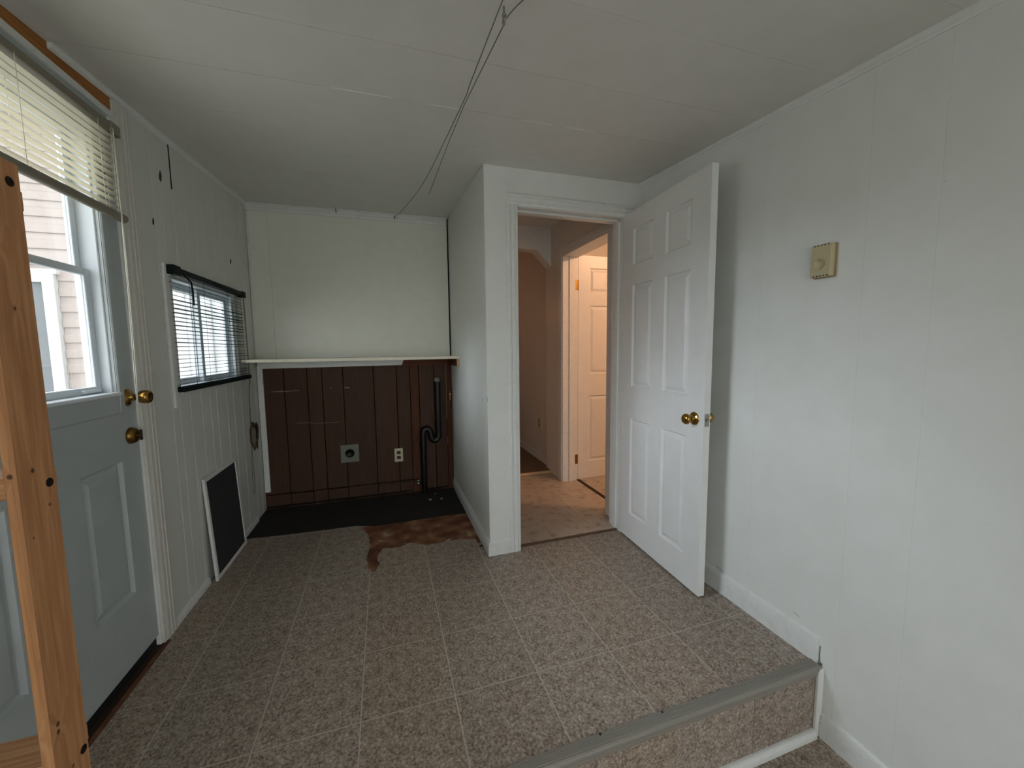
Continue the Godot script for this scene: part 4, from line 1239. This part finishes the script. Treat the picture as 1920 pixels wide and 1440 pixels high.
func build_ceiling() -> void:
	var c := thing("ceiling", "white painted ceiling of long panels with hairline joints", "ceiling", Transform3D(), "", "structure")
	var st := begin()
	ceiling_piece(st, -1.15, 1.72, ZD - 0.06, 1.95, 0.14, 0.008)
	ceiling_piece(st, -1.15, 0.69, ZA - 0.16, ZD - 0.06, 0.14, 0.008)
	obj("backing", st, M.ceiling_paint, c)
	var ze := [1.9, 1.26, 0.63, 0.0, -0.4, -0.72, -1.035, -1.352, -1.662, -1.985, -2.30, -2.61, -2.92, -3.23, ZA - 0.1]
	for i in ze.size() - 1:
		var g := 0.0011 if i in [7, 8] else 0.00035
		var x1 := 1.68 if ze[i + 1] > ZD - 0.13 else (1.68 if ze[i] > ZD else 0.66)
		st = begin()
		if ze[i] > ZD and ze[i + 1] < ZD:
			ceiling_piece(st, -1.1, 0.66, ze[i + 1] + g, ze[i] - g, 0.009)
			ceiling_piece(st, 0.66, 1.68, ZD - 0.05, ze[i] - g, 0.009)
		else:
			ceiling_piece(st, -1.1, x1, ze[i + 1] + g, ze[i] - g, 0.009)
		obj("panel", st, M.ceiling_paint, c)
	# beads of filler along the open joint
	for s in [[-0.145, 0.07], [0.21, 0.33], [0.60, 0.74], [0.80, 0.95]]:
		st = begin()
		var z := -1.664
		tube(st, PackedVector3Array([Vector3(s[0], ceil_y(s[0], z) + 0.0006, z), Vector3(s[1], ceil_y(s[1], z) + 0.0006, z)]), 0.002, 6)
		obj("filler_bead", st, M.caulk, c)
	# crown strip along the right wall
	st = begin()
	var a := Vector3(xr(ZD), ceil_y(XR, ZD), ZD)
	var b := Vector3(xr(1.7), ceil_y(XR, 1.7), 1.7)
	extrude(st, v2([0, 0, 0.017, 0, 0.017, -0.007, 0.012, -0.014, 0.006, -0.018, 0.004, -0.026, 0, -0.026]), a, Vector3.LEFT, Vector3.UP, b - a)
	tag(obj("trim_10", st, M.trim_white), "thin white moulding where right wall meets ceiling", "moulding", "", "structure")
	# strip along the left wall, broken off at its near end
	st = begin()
	a = TL * Vector3(0, 0, -1.40)
	a.y = ceil_y(a.x, a.z)
	b = TL * Vector3(0, 0, 0.325)
	b.y = ceil_y(b.x, b.z)
	extrude(st, v2([0, 0, 0.018, 0, 0.018, -0.007, 0.013, -0.014, 0.005, -0.018, 0, -0.021]), a, Vector3.RIGHT, Vector3.UP, b - a)
	tag(obj("trim_11", st, M.trim_white), "white moulding along the left ceiling edge, broken off short", "moulding", "", "structure")
	# hooks
	ceiling_hook("grey screw hook in the ceiling nearest the viewer", Vector3(0.349, ceil_y(0.349, -1.105), -1.105), M.steel, 1.0)
	ceiling_hook("rusty screw hook at the ceiling above the alcove moulding", Vector3(-0.300, ceil_y(-0.300, ZA + 0.05), ZA + 0.05), M.rust, 0.8)
	var h := thing("screw_hook", "small rusty hook screwed into the alcove moulding", "hook", Transform3D(Basis(), Vector3(0.128, 2.29, ZA + 0.012)))
	st = begin()
	tube(st, PackedVector3Array([Vector3(0, 0, -0.002), Vector3(0, 0, 0.018), Vector3(0, -0.008, 0.026), Vector3(0, -0.016, 0.020), Vector3(0.0, -0.016, 0.012)]), 0.0028, 8)
	obj("hook", st, M.rust, h)
	# clotheslines strung under the ceiling
	cord("grey clothesline cord from the near ceiling to the alcove moulding", [Vector3(0.345, ceil_y(0.345, -0.55) - 0.002, -0.55), Vector3(0.322, 2.112, -1.037), Vector3(0.301, 2.086, -1.312), Vector3(0.293, 2.075, -1.421), Vector3(0.254, 2.09, -1.962), Vector3(0.22, 2.135, -2.423), Vector3(0.16, 2.235, -3.1), Vector3(0.128, 2.288, ZA + 0.030)])
	cord("grey clothesline cord hanging from the near ceiling hook", [Vector3(0.349, 2.118, -1.115), Vector3(0.338, ceil_y(0.34, -1.62) - 0.016, -1.60), Vector3(0.333, ceil_y(0.34, -1.93) - 0.014, -1.92), Vector3(0.334, ceil_y(0.34, -2.36) - 0.008, -2.35), Vector3(0.337, ceil_y(0.337, -2.79) - 0.001, -2.79)])
	cord("short slack cord end tied to the near ceiling hook", [Vector3(0.352, 2.13, -1.11), Vector3(0.372, 2.135, -1.06), Vector3(0.41, 2.135, -0.98), Vector3(0.48, ceil_y(0.48, -0.84) - 0.001, -0.84)])

func ceiling_hook(label: String, p: Vector3, m: Material, s: float) -> void:
	var h := thing("screw_hook", label, "hook", Transform3D(Basis().scaled(Vector3.ONE * s), p))
	var st := begin()
	tube(st, PackedVector3Array([Vector3(0, 0.002, 0), Vector3(0, -0.022, 0)]), 0.003, 8)
	obj("shank", st, m, h)
	st = begin()
	lathe(st, v2([0, 0, 0, 0.006, 0.003, 0.007, 0.005, 0.0]), Vector3(0, -0.02, 0), Vector3.DOWN, 10)
	obj("collar", st, m, h)
	st = begin()
	var pts := PackedVector3Array()
	for k in 12:
		var a := PI / 2 + 1.6 * PI * k / 11.0
		pts.append(Vector3(0.0, -0.034 + 0.011 * sin(a), 0.011 * cos(a)))
	tube(st, pts, 0.0027, 8)
	obj("eye", st, m, h)

func cord(label: String, pts: Array) -> void:
	var c := Curve3D.new()
	for i in pts.size():
		var t: Vector3 = (pts[mini(i + 1, pts.size() - 1)] - pts[maxi(i - 1, 0)]) / 6.0
		c.add_point(pts[i], -t, t)
	var st := begin()
	tube(st, c.tessellate(4, 2), 0.0016, 6)
	tag(obj("clothesline", st, M.grey_cord), label, "cord")


# ---------------------------------------------------------------- wooden rack at the left
func build_rack() -> void:
	var r := thing("wooden_rack", "raw pine rack frame standing before the exterior door", "rack", Transform3D(Basis(), Vector3(-0.60, -STEP, -0.918)))
	part_label(one_box("post", Vector3(-0.017, 0, -0.044), Vector3(0, 1.855, 0.042), M.pine_upright, r, 0.003), "knotty pine upright")
	for y in [1.80, 1.287, 0.737]:
		one_box("rail", Vector3(-0.33, y - 0.019, -0.074), Vector3(-0.0172, y + 0.019, 0.015), M.pine_rail, r, 0.003)
	for p in [[1.818, -0.020], [1.284, -0.026], [0.736, -0.028]]:
		var st := begin()
		lathe(st, v2([0, 0.0085, 0.0012, 0.0082, 0.0018, 0.006, 0.0004, 0.004, 0.0004, 0.0]), Vector3(-0.0002, p[0], p[1]), Vector3.RIGHT, 14)
		obj("screw", st, M.bronze_screw, r)
	one_box("wall_cleat", Vector3(-0.347, 0, -0.043), Vector3(-0.33, 1.855, 0.04), M.pine_upright, r, 0.003)


# ---------------------------------------------------------------- outdoors
func build_outdoors() -> void:
	var zw := -4.2
	var n := thing("sided_wing", "pinkish beige vinyl sided wall outside the door window", "building", Transform3D(Basis(), Vector3(0, 0, zw)))
	one_box("wall_core", Vector3(-6.0, -0.6, -0.2), Vector3(-1.12, 3.1, -0.02), M.siding, n)
	var lap := begin()
	extrude(lap, v2([0.0, 0.0, 0.018, 0.0, 0.02, 0.004, 0.020, 0.060, 0.009, 0.075, 0.006, 0.124, 0.0, 0.124]), Vector3(0, 0, -0.02), Vector3.BACK, Vector3.UP, Vector3.RIGHT * 1.0)
	var lm := mesh_of(lap)
	var y := -0.55
	while y < 3.0:
		var rows := [[-6.0, -1.14]]
		if y > 0.35 and y < 1.93:
			rows = [[-6.0, -3.42], [-2.47, -1.14]]
		for s in rows:
			var o := put("siding_board", lm, M.siding, n)
			o.position = Vector3(s[0], y, 0)
			o.scale = Vector3(s[1] - s[0], 1, 1)
		y += 0.1245
	var sd := Node3D.new()
	sd.name = "storm_door"
	n.add_child(sd, true)
	for b in [[-1.70, -1.62, -0.4, 1.80], [-1.24, -1.16, -0.4, 1.80], [-1.62, -1.24, 1.72, 1.80], [-1.46, -1.43, 0.1, 1.72]]:
		one_box("door_bar", Vector3(b[0], b[2], -0.02), Vector3(b[1], b[3], 0.04), M.outdoor_white, sd, 0.004)
	one_box("door_panel", Vector3(-1.62, -0.4, -0.02), Vector3(-1.24, 1.72, 0.022), M.outdoor_pale, sd)
	one_box("corner_post", Vector3(-1.16, -0.6, -0.02), Vector3(-1.10, 3.1, 0.03), M.outdoor_white, n, 0.004)
	one_box("soffit", Vector3(-6.0, 3.08, -0.2), Vector3(-1.0, 3.16, 0.35), M.outdoor_white, n)
	var w := Node3D.new()
	w.name = "window"
	n.add_child(w, true)
	for b in [[-3.42, -3.345, 0.40, 1.87], [-2.548, -2.473, 0.40, 1.87], [-3.345, -2.548, 1.797, 1.87], [-3.345, -2.548, 0.40, 0.47], [-3.45, -2.45, 1.862, 1.90]]:
		one_box("casing", Vector3(b[0], b[2], -0.02), Vector3(b[1], b[3], 0.04), M.outdoor_white, w, 0.004)
	one_box("insect_screen", Vector3(-3.345, 0.47, -0.005), Vector3(-2.548, 1.797, 0.005), M.outdoor_screen, w)
	var g := begin()
	box(g, Vector3(-30, -0.75, -30), Vector3(30, -0.6, 30))
	tag(obj("driveway", g, M.concrete), "pale concrete drive outside the windows", "driveway", "", "structure")
